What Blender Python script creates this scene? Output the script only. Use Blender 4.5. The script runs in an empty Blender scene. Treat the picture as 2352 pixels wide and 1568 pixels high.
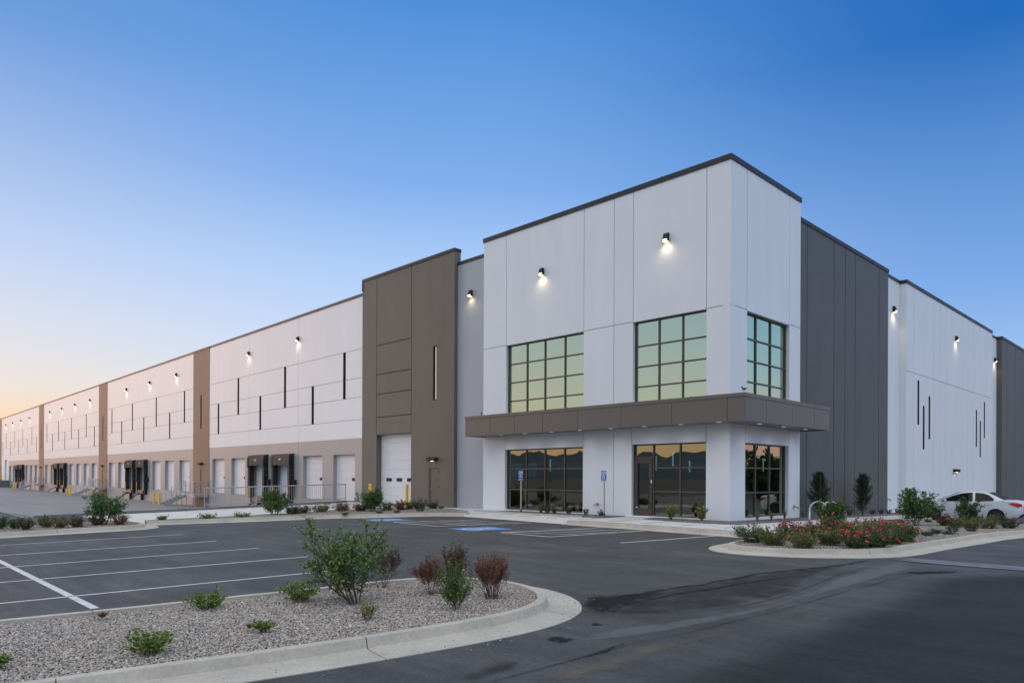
import bpy, bmesh, math, random
import numpy as np
from mathutils import Vector, geometry as mgeo

SC = bpy.context.scene
COL = SC.collection
R = math.radians

# ------------------------------------------------------------------ camera
YAW = R(44.58); ROLL = 0.0040
cam_d = bpy.data.cameras.new("camera"); cam = bpy.data.objects.new("camera", cam_d); COL.objects.link(cam)
cam_d.sensor_width = 36.0; cam_d.lens = 25.332; cam_d.shift_y = 314.0 / 2352.0
cam_d.clip_start = 0.1; cam_d.clip_end = 20000
CAM = Vector((13.25, -24.3, 1.6))
_f = Vector((-math.cos(YAW), math.sin(YAW), 0)); _r = Vector((math.sin(YAW), math.cos(YAW), 0)); _u = Vector((0, 0, 1))
_x = _r * math.cos(ROLL) + _u * math.sin(ROLL); _y = -_r * math.sin(ROLL) + _u * math.cos(ROLL)
from mathutils import Matrix
cam.matrix_world = Matrix(((_x.x, _y.x, -_f.x, CAM.x), (_x.y, _y.y, -_f.y, CAM.y), (_x.z, _y.z, -_f.z, CAM.z), (0, 0, 0, 1)))
SC.camera = cam

# ------------------------------------------------------------------ sky and sun (just after sunset, afterglow off to the left)
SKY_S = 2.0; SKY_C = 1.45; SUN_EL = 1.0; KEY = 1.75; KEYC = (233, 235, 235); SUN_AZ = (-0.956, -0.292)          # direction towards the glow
w = bpy.data.worlds.new("World"); SC.world = w; w.use_nodes = True
nt = w.node_tree; nt.nodes.clear()
sky = nt.nodes.new("ShaderNodeTexSky"); sky.sky_type = 'NISHITA'; sky.sun_disc = False
sky.sun_elevation = R(SUN_EL); sky.sun_rotation = math.atan2(SUN_AZ[0], SUN_AZ[1])
sky.altitude = 1300; sky.air_density = 1.0; sky.dust_density = 1.0; sky.ozone_density = 3.0
# twilight colours by height above the horizon and by angle from the afterglow, mixed over the Nishita sky
def s2l(c): return tuple((v / 255 / 12.92 if v < 10.3 else ((v / 255 + .055) / 1.055) ** 2.4) for v in c)
def ramp_node(vals, fac, gain=1.0):
    cr = nt.nodes.new("ShaderNodeValToRGB"); e = cr.color_ramp.elements
    while len(e) < len(vals): e.new(.5)
    for i, (el_, c) in enumerate(vals): e[i].position = el_ / 90.0; e[i].color = (*s2l(c), 1)
    nt.links.new(fac, cr.inputs[0]); vm = nt.nodes.new("ShaderNodeVectorMath"); vm.operation = 'SCALE'; vm.inputs['Scale'].default_value = gain
    nt.links.new(cr.outputs[0], vm.inputs[0]); return vm.outputs[0]
def mth(op, a, b=None):
    n = nt.nodes.new("ShaderNodeMath"); n.operation = op
    for i, v in enumerate((a, b)):
        if v is None: continue
        if isinstance(v, (int, float)): n.inputs[i].default_value = v
        else: nt.links.new(v, n.inputs[i])
    return n.outputs[0]
def mrange(v, a, b, c=0.0, d=1.0):
    n = nt.nodes.new("ShaderNodeMapRange"); n.interpolation_type = 'SMOOTHSTEP'
    for i, q in enumerate((a, b, c, d)): n.inputs[1 + i].default_value = q
    nt.links.new(v, n.inputs[0]); return n.outputs[0]
tc = nt.nodes.new("ShaderNodeTexCoord"); sx0 = nt.nodes.new("ShaderNodeSeparateXYZ"); nt.links.new(tc.outputs['Generated'], sx0.inputs[0])
elev = mth('DIVIDE', mth('ARCSINE', mth('MAXIMUM', sx0.outputs[2], 0.0)), math.pi / 2)
hyp = mth('SQRT', mth('ADD', mth('MULTIPLY', sx0.outputs[0], sx0.outputs[0]), mth('MULTIPLY', sx0.outputs[1], sx0.outputs[1])))
dist = mth('MULTIPLY', mth('ARCCOSINE', mth('MINIMUM', mth('MAXIMUM', mth('DIVIDE', mth('ADD', mth('MULTIPLY', sx0.outputs[0], SUN_AZ[0]), mth('MULTIPLY', sx0.outputs[1], SUN_AZ[1])), mth('ADD', hyp, 1e-5)), -1.0), 1.0)), 180 / math.pi)
rS = ramp_node([(0, (255, 165, 105)), (5, (255, 190, 140)), (10, (250, 205, 180)), (18, (225, 210, 215)), (30, (150, 180, 220)), (60, (95, 135, 195)), (90, (60, 105, 175))], elev, SKY_S)
rA = ramp_node([(0, (250, 190, 135)), (3, (253, 208, 160)), (6, (240, 221, 206)), (10, (222, 221, 226)), (15, (196, 210, 238)), (28, (108, 154, 216)), (40, (80, 135, 205)), (90, (60, 105, 175))], elev)
rB = ramp_node([(0, (200, 205, 228)), (8, (158, 193, 238)), (13, (124, 170, 231)), (28, (30, 107, 188)), (40, (30, 100, 185)), (90, (50, 100, 170))], elev)
rC = ramp_node([(0, (232, 176, 158)), (4, (215, 185, 185)), (8, (165, 190, 220)), (14, (130, 172, 228)), (28, (95, 148, 218)), (60, (70, 120, 185)), (90, (60, 105, 175))], elev, SKY_C)
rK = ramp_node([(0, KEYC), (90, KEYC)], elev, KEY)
def mixc(f, a, b):
    n = nt.nodes.new("ShaderNodeMix"); n.data_type = 'RGBA'
    if isinstance(f, float): n.inputs[0].default_value = f
    else: nt.links.new(f, n.inputs[0])
    nt.links.new(a, n.inputs[6]); nt.links.new(b, n.inputs[7]); return n.outputs[2]
rM = ramp_node([(0, (240, 190, 140)), (3, (236, 205, 175)), (6, (225, 224, 230)), (10, (206, 220, 246)), (16, (176, 206, 246)), (22, (130, 175, 236)), (33.6, (76, 141, 216)), (42, (60, 128, 205)), (90, (60, 105, 175))], elev)
m1 = mixc(mrange(dist, 2.0, 26.0), rS, rA); m1 = mixc(mrange(dist, 18.0, 56.0), m1, rM); m2 = mixc(mrange(dist, 58.0, 97.0), m1, rB); m3a = mixc(mrange(dist, 105.0, 130.0), m2, rC)
# added fill light: unseen sky overhead and behind the camera brightened for ground and walls
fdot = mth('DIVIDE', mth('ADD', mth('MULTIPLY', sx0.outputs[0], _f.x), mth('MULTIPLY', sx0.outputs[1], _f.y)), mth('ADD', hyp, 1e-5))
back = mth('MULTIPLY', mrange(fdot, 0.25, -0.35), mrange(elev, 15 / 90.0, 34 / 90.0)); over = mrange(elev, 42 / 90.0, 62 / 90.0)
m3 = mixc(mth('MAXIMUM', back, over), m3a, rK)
nsc = nt.nodes.new("ShaderNodeVectorMath"); nsc.operation = 'SCALE'; nsc.inputs['Scale'].default_value = 1.2; nt.links.new(sky.outputs[0], nsc.inputs[0])
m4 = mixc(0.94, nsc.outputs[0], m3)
bg = nt.nodes.new("ShaderNodeBackground"); bg.inputs[1].default_value = 1.0
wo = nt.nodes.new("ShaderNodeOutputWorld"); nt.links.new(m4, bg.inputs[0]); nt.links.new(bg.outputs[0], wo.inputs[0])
sun_d = bpy.data.lights.new("sun", 'SUN'); sun_d.energy = 0.6; sun_d.angle = R(25); sun_d.color = (1.0, 0.62, 0.42)
sun = bpy.data.objects.new("sun", sun_d); COL.objects.link(sun)
sun.rotation_euler = Vector((-SUN_AZ[0], -SUN_AZ[1], -math.tan(R(8)))).to_track_quat('-Z', 'Y').to_euler()
SC.view_settings.view_transform = 'Standard'; SC.view_settings.look = 'None'
SC.view_settings.exposure = 0.0; SC.view_settings.gamma = 1
SC.cycles.max_bounces = 8; SC.cycles.diffuse_bounces = 4; SC.cycles.glossy_bounces = 4; SC.cycles.transparent_max_bounces = 12
SC.cycles.sample_clamp_indirect = 6.0
try:
    SC.cycles.use_denoising = True
    SC.cycles.use_adaptive_sampling = True; SC.cycles.adaptive_threshold = 0.015
except Exception: pass

# ------------------------------------------------------------------ helpers
def tag(o, label=None, cat=None, group=None, kind=None):
    if label: o['label'] = label
    if cat: o['category'] = cat
    if group: o['group'] = group
    if kind: o['kind'] = kind
    return o
def empty(name, loc, label=None, cat=None, group=None):
    o = bpy.data.objects.new(name, None); COL.objects.link(o); o.location = loc; o.empty_display_size = .2
    return tag(o, label, cat, group)
def wloc(o):
    v = Vector((0, 0, 0))
    while o: v += Vector(o.location); o = o.parent
    return v

class FR:   # a frame: u along the wall, o outwards, z up
    def __init__(s, org, ud, od, slope=0.0): s.org = Vector(org); s.ud = Vector(ud); s.od = Vector(od); s.sl = slope
    def __call__(s, u, o, z): return s.org + s.ud * u + s.od * o + Vector((0, 0, z + s.sl * u))
A19 = R(1.9)
FRONT = FR((0, 0, 0), (1, 0, 0), (0, -1, 0))
SIDE = FR((0, 0, 0), (0, 1, 0), (1, 0, 0))
DOCK = FR((-24.44, 0.2, 0), (-math.cos(A19), math.sin(A19), 0), (-math.sin(A19), -math.cos(A19), 0), .004)
WORLD = FR((0, 0, 0), (1, 0, 0), (0, 1, 0))

class MB:
    def __init__(s): s.v = []; s.f = []; s.m = []
    def quad(s, *p, m=0):
        n = len(s.v); s.v += [tuple(q) for q in p]; s.f.append(tuple(range(n, n + len(p)))); s.m.append(m)
    def box(s, fr, u0, u1, o0, o1, z0, z1, m=0, mf=None):
        c = [fr(u, o, z) for z in (z0, z1) for o in (o0, o1) for u in (u0, u1)]
        n = len(s.v); s.v += [tuple(q) for q in c]
        for i, f in enumerate([(0, 2, 3, 1), (4, 5, 7, 6), (0, 1, 5, 4), (2, 6, 7, 3), (0, 4, 6, 2), (1, 3, 7, 5)]):
            s.f.append(tuple(n + k for k in f)); s.m.append(mf[i] if mf else m)
    def tube(s, p0, p1, r0, r1=None, n=8, m=0, cap=True):
        r1 = r0 if r1 is None else r1; p0 = Vector(p0); p1 = Vector(p1); d = (p1 - p0)
        if d.length < 1e-6: return
        d.normalize(); a = d.cross(Vector((0, 0, 1)))
        if a.length < .1: a = d.cross(Vector((1, 0, 0)))
        a.normalize(); b = d.cross(a); k = len(s.v)
        for p, r in ((p0, r0), (p1, r1)):
            for i in range(n):
                t = 2 * math.pi * i / n; s.v.append(tuple(p + a * (r * math.cos(t)) + b * (r * math.sin(t))))
        for i in range(n): s.f.append((k + i, k + (i + 1) % n, k + n + (i + 1) % n, k + n + i)); s.m.append(m)
        if cap: s.f.append(tuple(k + i for i in range(n))[::-1]); s.m.append(m); s.f.append(tuple(k + n + i for i in range(n))); s.m.append(m)
    def path(s, pts, r, n=8, m=0):
        for a, b in zip(pts[:-1], pts[1:]): s.tube(a, b, r, r, n, m)
        for p in pts[1:-1]: s.ball(p, r, m=m)
    def ball(s, c, r, nu=8, nv=5, m=0, sc=(1, 1, 1)):
        k = len(s.v); c = Vector(c)
        for j in range(nv + 1):
            ph = math.pi * j / nv
            for i in range(nu):
                t = 2 * math.pi * i / nu
                s.v.append((c.x + r * sc[0] * math.sin(ph) * math.cos(t), c.y + r * sc[1] * math.sin(ph) * math.sin(t), c.z + r * sc[2] * math.cos(ph)))
        for j in range(nv):
            for i in range(nu): s.f.append((k + j * nu + i, k + (j + 1) * nu + i, k + (j + 1) * nu + (i + 1) % nu, k + j * nu + (i + 1) % nu)); s.m.append(m)
    def poly(s, pts, zf, m=0, skirt=0):
        tris = mgeo.tessellate_polygon([[Vector((x, y, 0)) for x, y in pts]]); k = len(s.v)
        s.v += [(x, y, zf(x, y)) for x, y in pts]
        for t in tris: s.f.append(tuple(k + i for i in t)); s.m.append(m)
        if skirt:
            n = len(pts)
            for i in range(n):
                a, b = pts[i], pts[(i + 1) % n]
                s.quad((*a, zf(*a)), (*b, zf(*b)), (*b, zf(*b) - skirt), (*a, zf(*a) - skirt), m=m)
    def build(s, name, mats, parent=None, smooth=False, loc=None, bevel=0, fixn=False):
        me = bpy.data.meshes.new(name)
        org = wloc(parent) if parent else Vector(loc or (0, 0, 0))
        me.from_pydata([(x - org.x, y - org.y, z - org.z) for x, y, z in s.v], [], s.f)
        mats = mats if isinstance(mats, (list, tuple)) else [mats]
        for m in mats: me.materials.append(m)
        if len(mats) > 1: me.polygons.foreach_set('material_index', s.m)
        if smooth: me.polygons.foreach_set('use_smooth', [True] * len(me.polygons))
        me.update()
        if fixn:
            bm = bmesh.new(); bm.from_mesh(me); bmesh.ops.remove_doubles(bm, verts=bm.verts, dist=1e-4); bmesh.ops.recalc_face_normals(bm, faces=bm.faces); bm.to_mesh(me); bm.free()
        o = bpy.data.objects.new(name, me); COL.objects.link(o)
        if parent: o.parent = parent
        else: o.location = org
        if bevel:
            b = o.modifiers.new("bevel", 'BEVEL'); b.width = bevel; b.segments = 2; b.limit_method = 'ANGLE'
        return o
def copy_tree(o, parent=None):
    c = o.copy(); COL.objects.link(c)
    if parent: c.parent = parent
    for ch in [x for x in bpy.data.objects if x.parent == o]: copy_tree(ch, c)
    return c

# ------------------------------------------------------------------ materials
def mat(name, col, rough=.6, metal=0, var=0, vs=1.0, st=(1, 1, 1), bump=0, bs=60, spec=.5, emit=0, island=None, var2=0, vs2=20, rdiff=0, trans=0):
    m = bpy.data.materials.new(name); m.use_nodes = True; t = m.node_tree; N = t.nodes; Lk = t.links
    p = N['Principled BSDF']; p.inputs['Roughness'].default_value = rough; p.inputs['Metallic'].default_value = metal
    p.inputs['Specular IOR Level'].default_value = spec; p.inputs['Base Color'].default_value = (*col, 1)
    if emit: p.inputs['Emission Color'].default_value = (*col, 1); p.inputs['Emission Strength'].default_value = emit
    g = N.new('ShaderNodeNewGeometry'); cur = None
    if island:
        cr = N.new('ShaderNodeValToRGB'); cr.color_ramp.interpolation = 'LINEAR'
        e = cr.color_ramp.elements
        while len(e) < len(island): e.new(.5)
        for i, c in enumerate(island): e[i].position = i / max(1, len(island) - 1); e[i].color = (*c, 1)
        Lk.new(g.outputs['Random Per Island'], cr.inputs[0]); cur = cr.outputs[0]
    def layer(cur, amt, sc, stt, det):
        mp = N.new('ShaderNodeMapping'); mp.inputs['Scale'].default_value = stt; Lk.new(g.outputs['Position'], mp.inputs[0])
        n = N.new('ShaderNodeTexNoise'); n.inputs['Scale'].default_value = sc; n.inputs['Detail'].default_value = det; n.inputs['Roughness'].default_value = .6
        Lk.new(mp.outputs[0], n.inputs['Vector'])
        mr = N.new('ShaderNodeMapRange'); mr.inputs[1].default_value = .3; mr.inputs[2].default_value = .7; mr.inputs[3].default_value = 1 - amt; mr.inputs[4].default_value = 1 + amt
        Lk.new(n.outputs[0], mr.inputs[0])
        mx = N.new('ShaderNodeVectorMath'); mx.operation = 'SCALE'
        if cur: Lk.new(cur, mx.inputs[0])
        else: mx.inputs[0].default_value = col
        Lk.new(mr.outputs[0], mx.inputs['Scale']); return mx.outputs[0]
    if var: cur = layer(cur, var, vs, st, 5)
    if var2: cur = layer(cur, var2, vs2, (1, 1, 1), 3)
    if cur: Lk.new(cur, p.inputs['Base Color'])
    if bump:
        n = N.new('ShaderNodeTexNoise'); n.inputs['Scale'].default_value = bs; n.inputs['Detail'].default_value = 4; Lk.new(g.outputs['Position'], n.inputs['Vector'])
        b = N.new('ShaderNodeBump'); b.inputs['Strength'].default_value = bump; b.inputs['Distance'].default_value = .01; Lk.new(n.outputs[0], b.inputs['Height']); Lk.new(b.outputs[0], p.inputs['Normal'])
    return m
PW = dict(rough=.46, var=.028, vs=.9, st=(1, 1, .22), var2=.015, vs2=9, bump=.15, bs=35)
M = {}
M['white'] = mat('white_paint', (.735, .775, .795), **PW)
M['grey_band'] = mat('grey_paint', (.34, .335, .33), **PW)
M['recess_grey'] = mat('mid_grey_paint', (.37, .40, .43), **PW)
M['brown'] = mat('brown_paint', (.135, .119, .096), rough=.6, var=.09, vs=.8, st=(1, 1, .4), var2=.03, vs2=7, bump=.15, bs=35)
M['pil'] = mat('tan_brown_paint', (.25, .155, .095), rough=.6, var=.07, vs=.8, st=(1, 1, .4), bump=.15, bs=35)
M['dark_grey'] = mat('charcoal_paint', (.099, .097, .093), rough=.6, var=.08, vs=.8, st=(1, 1, .35), var2=.03, vs2=7, bump=.15, bs=35)
M['white_e'] = mat('white_paint_side', (.74, .775, .80), **PW)
M['coping'] = mat('bronze_coping', (.030, .029, .030), rough=.5, spec=.35)
M['canopy'] = mat('bronze_panel', (.130, .116, .098), rough=.42, metal=0, var=.03, vs=2)
M['soffit'] = mat('soffit_panel', (.16, .16, .17), rough=.35, metal=0)
M['frame'] = mat('dark_bronze_frame', (.095, .080, .068), rough=.42, metal=.2)
M['black'] = mat('black_rubber', (.012, .012, .014), rough=.7)
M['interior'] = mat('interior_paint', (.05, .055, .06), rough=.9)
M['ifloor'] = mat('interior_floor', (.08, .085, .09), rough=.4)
M['door_white'] = mat('white_door_panel', (.70, .70, .71), rough=.38, var=.02, vs=1.5)
M['hood'] = mat('brown_dock_fabric', (.10, .082, .066), rough=.85, var=.12, vs=5, bump=.5, bs=14)
M['galv'] = mat('galvanised_steel', (.46, .49, .52), rough=.42, metal=.75, var=.12, vs=6)
M['rail'] = mat('grey_painted_steel', (.36, .39, .42), rough=.45, metal=.3)
M['yellow'] = mat('safety_yellow', (.80, .50, .01), rough=.45, var=.06, vs=5)
M['caulk_shade'] = mat('sealant_groove_shade', (.36, .38, .41), rough=.8)  # sealant in the joints; in plain reveals the darker tone is painted groove shade
M['caulk_shade_dark'] = mat('sealant_groove_shade_dark', (.03, .03, .032), rough=.8)  # same mix of sealant and painted groove shade for brown and charcoal walls
M['asphalt'] = None
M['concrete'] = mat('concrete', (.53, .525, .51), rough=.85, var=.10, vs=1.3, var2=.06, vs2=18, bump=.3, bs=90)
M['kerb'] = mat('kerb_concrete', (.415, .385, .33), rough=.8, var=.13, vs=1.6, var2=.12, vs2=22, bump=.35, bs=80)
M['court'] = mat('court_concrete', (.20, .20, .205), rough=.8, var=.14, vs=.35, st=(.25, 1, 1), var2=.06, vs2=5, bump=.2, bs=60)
M['stain'] = None
M['paint_line'] = mat('road_paint_white', (.54, .54, .545), rough=.6, var=.2, vs=5, var2=.22, vs2=40)
M['paint_blue'] = mat('road_paint_blue', (.09, .25, .52), rough=.6, var=.10, vs=7)
M['tactile'] = mat('tactile_yellow', (.62, .34, .03), rough=.6, var=.1, vs=10)
M['soil'] = mat('dark_soil', (.10, .092, .085), rough=.95, var=.2, vs=6, bump=.6, bs=60)
M['terrain'] = mat('dry_ground', (.014, .019, .019), rough=1, var=.2, vs=.05)
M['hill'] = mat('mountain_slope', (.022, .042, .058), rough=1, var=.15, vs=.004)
M['chrome'] = mat('chrome', (.75, .75, .75), rough=.15, metal=1)
M['lens'] = mat('lit_lens', (1.0, .72, .36), emit=5)
M['lens_dim'] = mat('lit_downlight', (.8, .76, .68), emit=.45)
M['tube'] = mat('lit_tube', (.75, .95, 1.0), emit=.7)
M['carpaint'] = mat('white_car_paint', (.62, .64, .68), rough=.18, spec=.6)
M['tyre'] = mat('tyre_rubber', (.015, .015, .016), rough=.8)
M['rim'] = mat('alloy_rim', (.12, .12, .125), rough=.3, metal=.9)
M['carglass'] = mat('car_glass', (.006, .009, .012), rough=.03, spec=.25)
M['red_lamp'] = mat('red_lamp', (.5, .012, .015), rough=.2)
M['amber'] = mat('amber_lamp', (.7, .22, .02), rough=.2)
M['sign_blue'] = mat('sign_blue', (.01, .085, .42), rough=.4)
M['sign_white'] = mat('sign_white', (.75, .77, .80), rough=.4)
M['man_door'] = mat('brown_steel_door', (.115, .10, .088), rough=.4)
M['post'] = mat('sign_post_steel', (.45, .44, .42), rough=.5, metal=.4)

def glass_mat(name, refl, gl, tr, wob=.0):
    m = bpy.data.materials.new(name); m.use_nodes = True; t = m.node_tree; N = t.nodes; N.clear(); Lk = t.links
    o = N.new('ShaderNodeOutputMaterial'); mx = N.new('ShaderNodeMixShader'); g = N.new('ShaderNodeBsdfGlossy'); tb = N.new('ShaderNodeBsdfTransparent')
    g.inputs['Color'].default_value = (*gl, 1); g.inputs['Roughness'].default_value = 0.0; tb.inputs['Color'].default_value = (*tr, 1)
    lw = N.new('ShaderNodeLayerWeight'); lw.inputs[0].default_value = .25
    mr = N.new('ShaderNodeMapRange'); mr.inputs[3].default_value = refl; mr.inputs[4].default_value = 1.0; Lk.new(lw.outputs['Fresnel'], mr.inputs[0])
    Lk.new(mr.outputs[0], mx.inputs[0]); Lk.new(tb.outputs[0], mx.inputs[1]); Lk.new(g.outputs[0], mx.inputs[2]); Lk.new(mx.outputs[0], o.inputs[0])
    if wob:
        ge = N.new('ShaderNodeNewGeometry'); n = N.new('ShaderNodeTexNoise'); n.inputs['Scale'].default_value = 1.3; n.inputs['Detail'].default_value = 1; Lk.new(ge.outputs['Position'], n.inputs['Vector'])
        b = N.new('ShaderNodeBump'); b.inputs['Strength'].default_value = 1; b.inputs['Distance'].default_value = wob; Lk.new(n.outputs[0], b.inputs['Height']); Lk.new(b.outputs[0], g.inputs['Normal'])
    return m
M['glass'] = glass_mat('tinted_glass', .32, (.88, .88, .72), (.16, .30, .31), .0018)
M['glass_up'] = glass_mat('tinted_glass_upper', .66, (.70, .80, .60), (.10, .16, .15), .0015)
M['slot_glass'] = glass_mat('slot_glass', .58, (.9, .85, .7), (.05, .05, .06), 0)

# ------------------------------------------------------------------ ground levels (metres; building floor is 0)
def lot(x, y):
    z = -.08 + .0165 * min(y, 0) - .02 * max(y, 0)
    if x < -26.3: z += .004 * (-26.3 - x)
    return z
def court(x, y):
    u = -24.44 - x; off = .2 + .033 * u - y
    return -1.12 + .004 * u + .045 * max(off, 0)
def drive(x, y): return .03 + .024 * y

# asphalt material: fine aggregate, broad patches, dusty streaks
def asphalt_mat():
    m = bpy.data.materials.new('asphalt'); m.use_nodes = True; t = m.node_tree; N = t.nodes; Lk = t.links; p = N['Principled BSDF']
    g = N.new('ShaderNodeNewGeometry')
    def noise(sc, det, st=(1, 1, 1), rot=0):
        mp = N.new('ShaderNodeMapping'); mp.inputs['Scale'].default_value = st; mp.inputs['Rotation'].default_value = (0, 0, rot); Lk.new(g.outputs['Position'], mp.inputs[0])
        n = N.new('ShaderNodeTexNoise'); n.inputs['Scale'].default_value = sc; n.inputs['Detail'].default_value = det; n.inputs['Roughness'].default_value = .65; Lk.new(mp.outputs[0], n.inputs['Vector']); return n.outputs[0]
    def rng(s, a, b, c, d):
        mr = N.new('ShaderNodeMapRange'); mr.inputs[1].default_value = a; mr.inputs[2].default_value = b; mr.inputs[3].default_value = c; mr.inputs[4].default_value = d; Lk.new(s, mr.inputs[0]); return mr.outputs[0]
    def mul(a, b):
        mm = N.new('ShaderNodeMath'); mm.operation = 'MULTIPLY'; Lk.new(a, mm.inputs[0]); Lk.new(b, mm.inputs[1]); return mm.outputs[0]
    big = rng(noise(.30, 6), .35, .65, .74, 1.30)
    streak = rng(noise(2.2, 7, (.14, 1, 1), R(12)), .42, .72, .86, 1.45)
    fine = rng(noise(120, 3), .3, .7, .45, 1.65)
    mid = rng(noise(30, 3), .35, .65, .74, 1.30); big = mul(big, mid); big = mul(big, rng(noise(11, 4), .35, .65, .86, 1.16))
    v = mul(mul(big, streak), fine)
    # pale stone chips in the surface
    vo = N.new('ShaderNodeTexVoronoi'); vo.inputs['Scale'].default_value = 26; Lk.new(g.outputs['Position'], vo.inputs['Vector'])
    chip = rng(vo.outputs['Distance'], .02, .07, 1, 0)
    wn = rng(noise(9, 2), .62, .70, 0, .5); chip = mul(chip, wn)
    sc = N.new('ShaderNodeVectorMath'); sc.operation = 'SCALE'; sc.inputs[0].default_value = (.0435, .0438, .0445); Lk.new(v, sc.inputs['Scale'])
    mx = N.new('ShaderNodeMix'); mx.data_type = 'RGBA'; Lk.new(chip, mx.inputs[0]); Lk.new(sc.outputs[0], mx.inputs[6]); mx.inputs[7].default_value = (.22, .21, .20, 1)
    Lk.new(mx.outputs[2], p.inputs['Base Color'])
    rr = rng(noise(.5, 3), .3, .7, .62, .80); Lk.new(rr, p.inputs['Roughness']); p.inputs['Specular IOR Level'].default_value = .45
    b = N.new('ShaderNodeBump'); b.inputs['Strength'].default_value = .55; b.inputs['Distance'].default_value = .006; Lk.new(noise(120, 3), b.inputs['Height']); Lk.new(b.outputs[0], p.inputs['Normal'])
    return m
M['asphalt'] = asphalt_mat()
def stain_mat(name, col, amax, edge=.25, ns=3.0, rough=.5, amp=.5):
    m = bpy.data.materials.new(name); m.use_nodes = True; t = m.node_tree; N = t.nodes; Lk = t.links; p = N['Principled BSDF']
    p.inputs['Base Color'].default_value = (*col, 1); p.inputs['Roughness'].default_value = rough; p.inputs['Specular IOR Level'].default_value = .2
    uv = N.new('ShaderNodeUVMap'); sx = N.new('ShaderNodeSeparateXYZ'); Lk.new(uv.outputs[0], sx.inputs[0])
    g = N.new('ShaderNodeNewGeometry'); n = N.new('ShaderNodeTexNoise'); n.inputs['Scale'].default_value = ns; n.inputs['Detail'].default_value = 6; n.inputs['Roughness'].default_value = .65; Lk.new(g.outputs['Position'], n.inputs['Vector'])
    mr0 = N.new('ShaderNodeMapRange'); mr0.inputs[1].default_value = .3; mr0.inputs[2].default_value = .7; mr0.inputs[3].default_value = -1.5 * amp; mr0.inputs[4].default_value = .5 * amp; Lk.new(n.outputs[0], mr0.inputs[0])
    ad = N.new('ShaderNodeMath'); ad.operation = 'ADD'; Lk.new(sx.outputs[1], ad.inputs[0]); Lk.new(mr0.outputs[0], ad.inputs[1])
    mr = N.new('ShaderNodeMapRange'); mr.interpolation_type = 'SMOOTHSTEP'; mr.inputs[1].default_value = 0; mr.inputs[2].default_value = edge; mr.inputs[3].default_value = 0; mr.inputs[4].default_value = amax; Lk.new(ad.outputs[0], mr.inputs[0])
    Lk.new(mr.outputs[0], p.inputs['Alpha']); return m
M['stain'] = stain_mat('asphalt_stain', (.030, .027, .023), .42, .9, 2.2)
M['seal'] = stain_mat('crack_line', (.014, .011, .009), .8, .5, 9)
M['wet'] = stain_mat('oil_spot', (.010, .010, .011), .8, .4, 12, .85)
M['dust'] = stain_mat('pale_dust', (.16, .155, .145), .22, 1.0, 3, .9)

def ribbon(name, pts, width, m, dz=.006, kind='structure'):
    """soft edged mark lying on the asphalt; V is 0 at the edges and 1 in the middle"""
    P = [Vector(p) for p in pts]
    # resample
    Q = []
    for a, b in zip(P[:-1], P[1:]):
        n = max(1, int((b - a).length / .4))
        for i in range(n): Q.append(a.lerp(b, i / n))
    Q.append(P[-1]); rnd = random.Random(len(pts) * 7 + int(width * 100))
    for it in range(2): Q = [Q[0]] + [(Q[i - 1] + Q[i] * 2 + Q[i + 1]) / 4 for i in range(1, len(Q) - 1)] + [Q[-1]]
    me = bpy.data.meshes.new(name); V = []; F = []; UV = []
    for i, q in enumerate(Q):
        d = (Q[min(i + 1, len(Q) - 1)] - Q[max(i - 1, 0)]).normalized(); nn = Vector((-d.y, d.x)); w_ = width * (.6 + .8 * rnd.random())
        j = nn * (rnd.random() - .5) * width * .5
        for s in (-1, 0, 1):
            c = q + j + nn * s * w_ * .5; V.append((c.x, c.y, lot(c.x, c.y) + dz)); e = 1 if s == 0 else 0
            if i in (0, len(Q) - 1): e = 0
            UV.append((i, e))
    for i in range(len(Q) - 1):
        for s in range(2): a = i * 3 + s; F.append((a, a + 1, a + 4, a + 3))
    me.from_pydata(V, [], F); uvl = me.uv_layers.new(name='UVMap')
    for l in me.loops: uvl.data[l.index].uv = UV[l.vertex_index]
    me.materials.append(m); o = bpy.data.objects.new(name, me); COL.objects.link(o); tag(o, kind=kind); return o
def blob(name, pts, m, dz=.007):
    c = sum((Vector(p) for p in pts), Vector((0, 0))) / len(pts); me = bpy.data.meshes.new(name)
    P = [Vector(p) for p in pts]; n = len(P); V = [(c.x, c.y, lot(c.x, c.y) + dz)] + [((c + (p - c) * 1.25).x, (c + (p - c) * 1.25).y, lot(p.x, p.y) + dz) for p in P]
    F = [(0, 1 + i, 1 + (i + 1) % n) for i in range(n)]; me.from_pydata(V, [], F); uvl = me.uv_layers.new(name='UVMap')
    for l in me.loops: uvl.data[l.index].uv = (0, 1 if l.vertex_index == 0 else 0)
    me.materials.append(m); o = bpy.data.objects.new(name, me); COL.objects.link(o); tag(o, kind='structure'); return o

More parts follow.
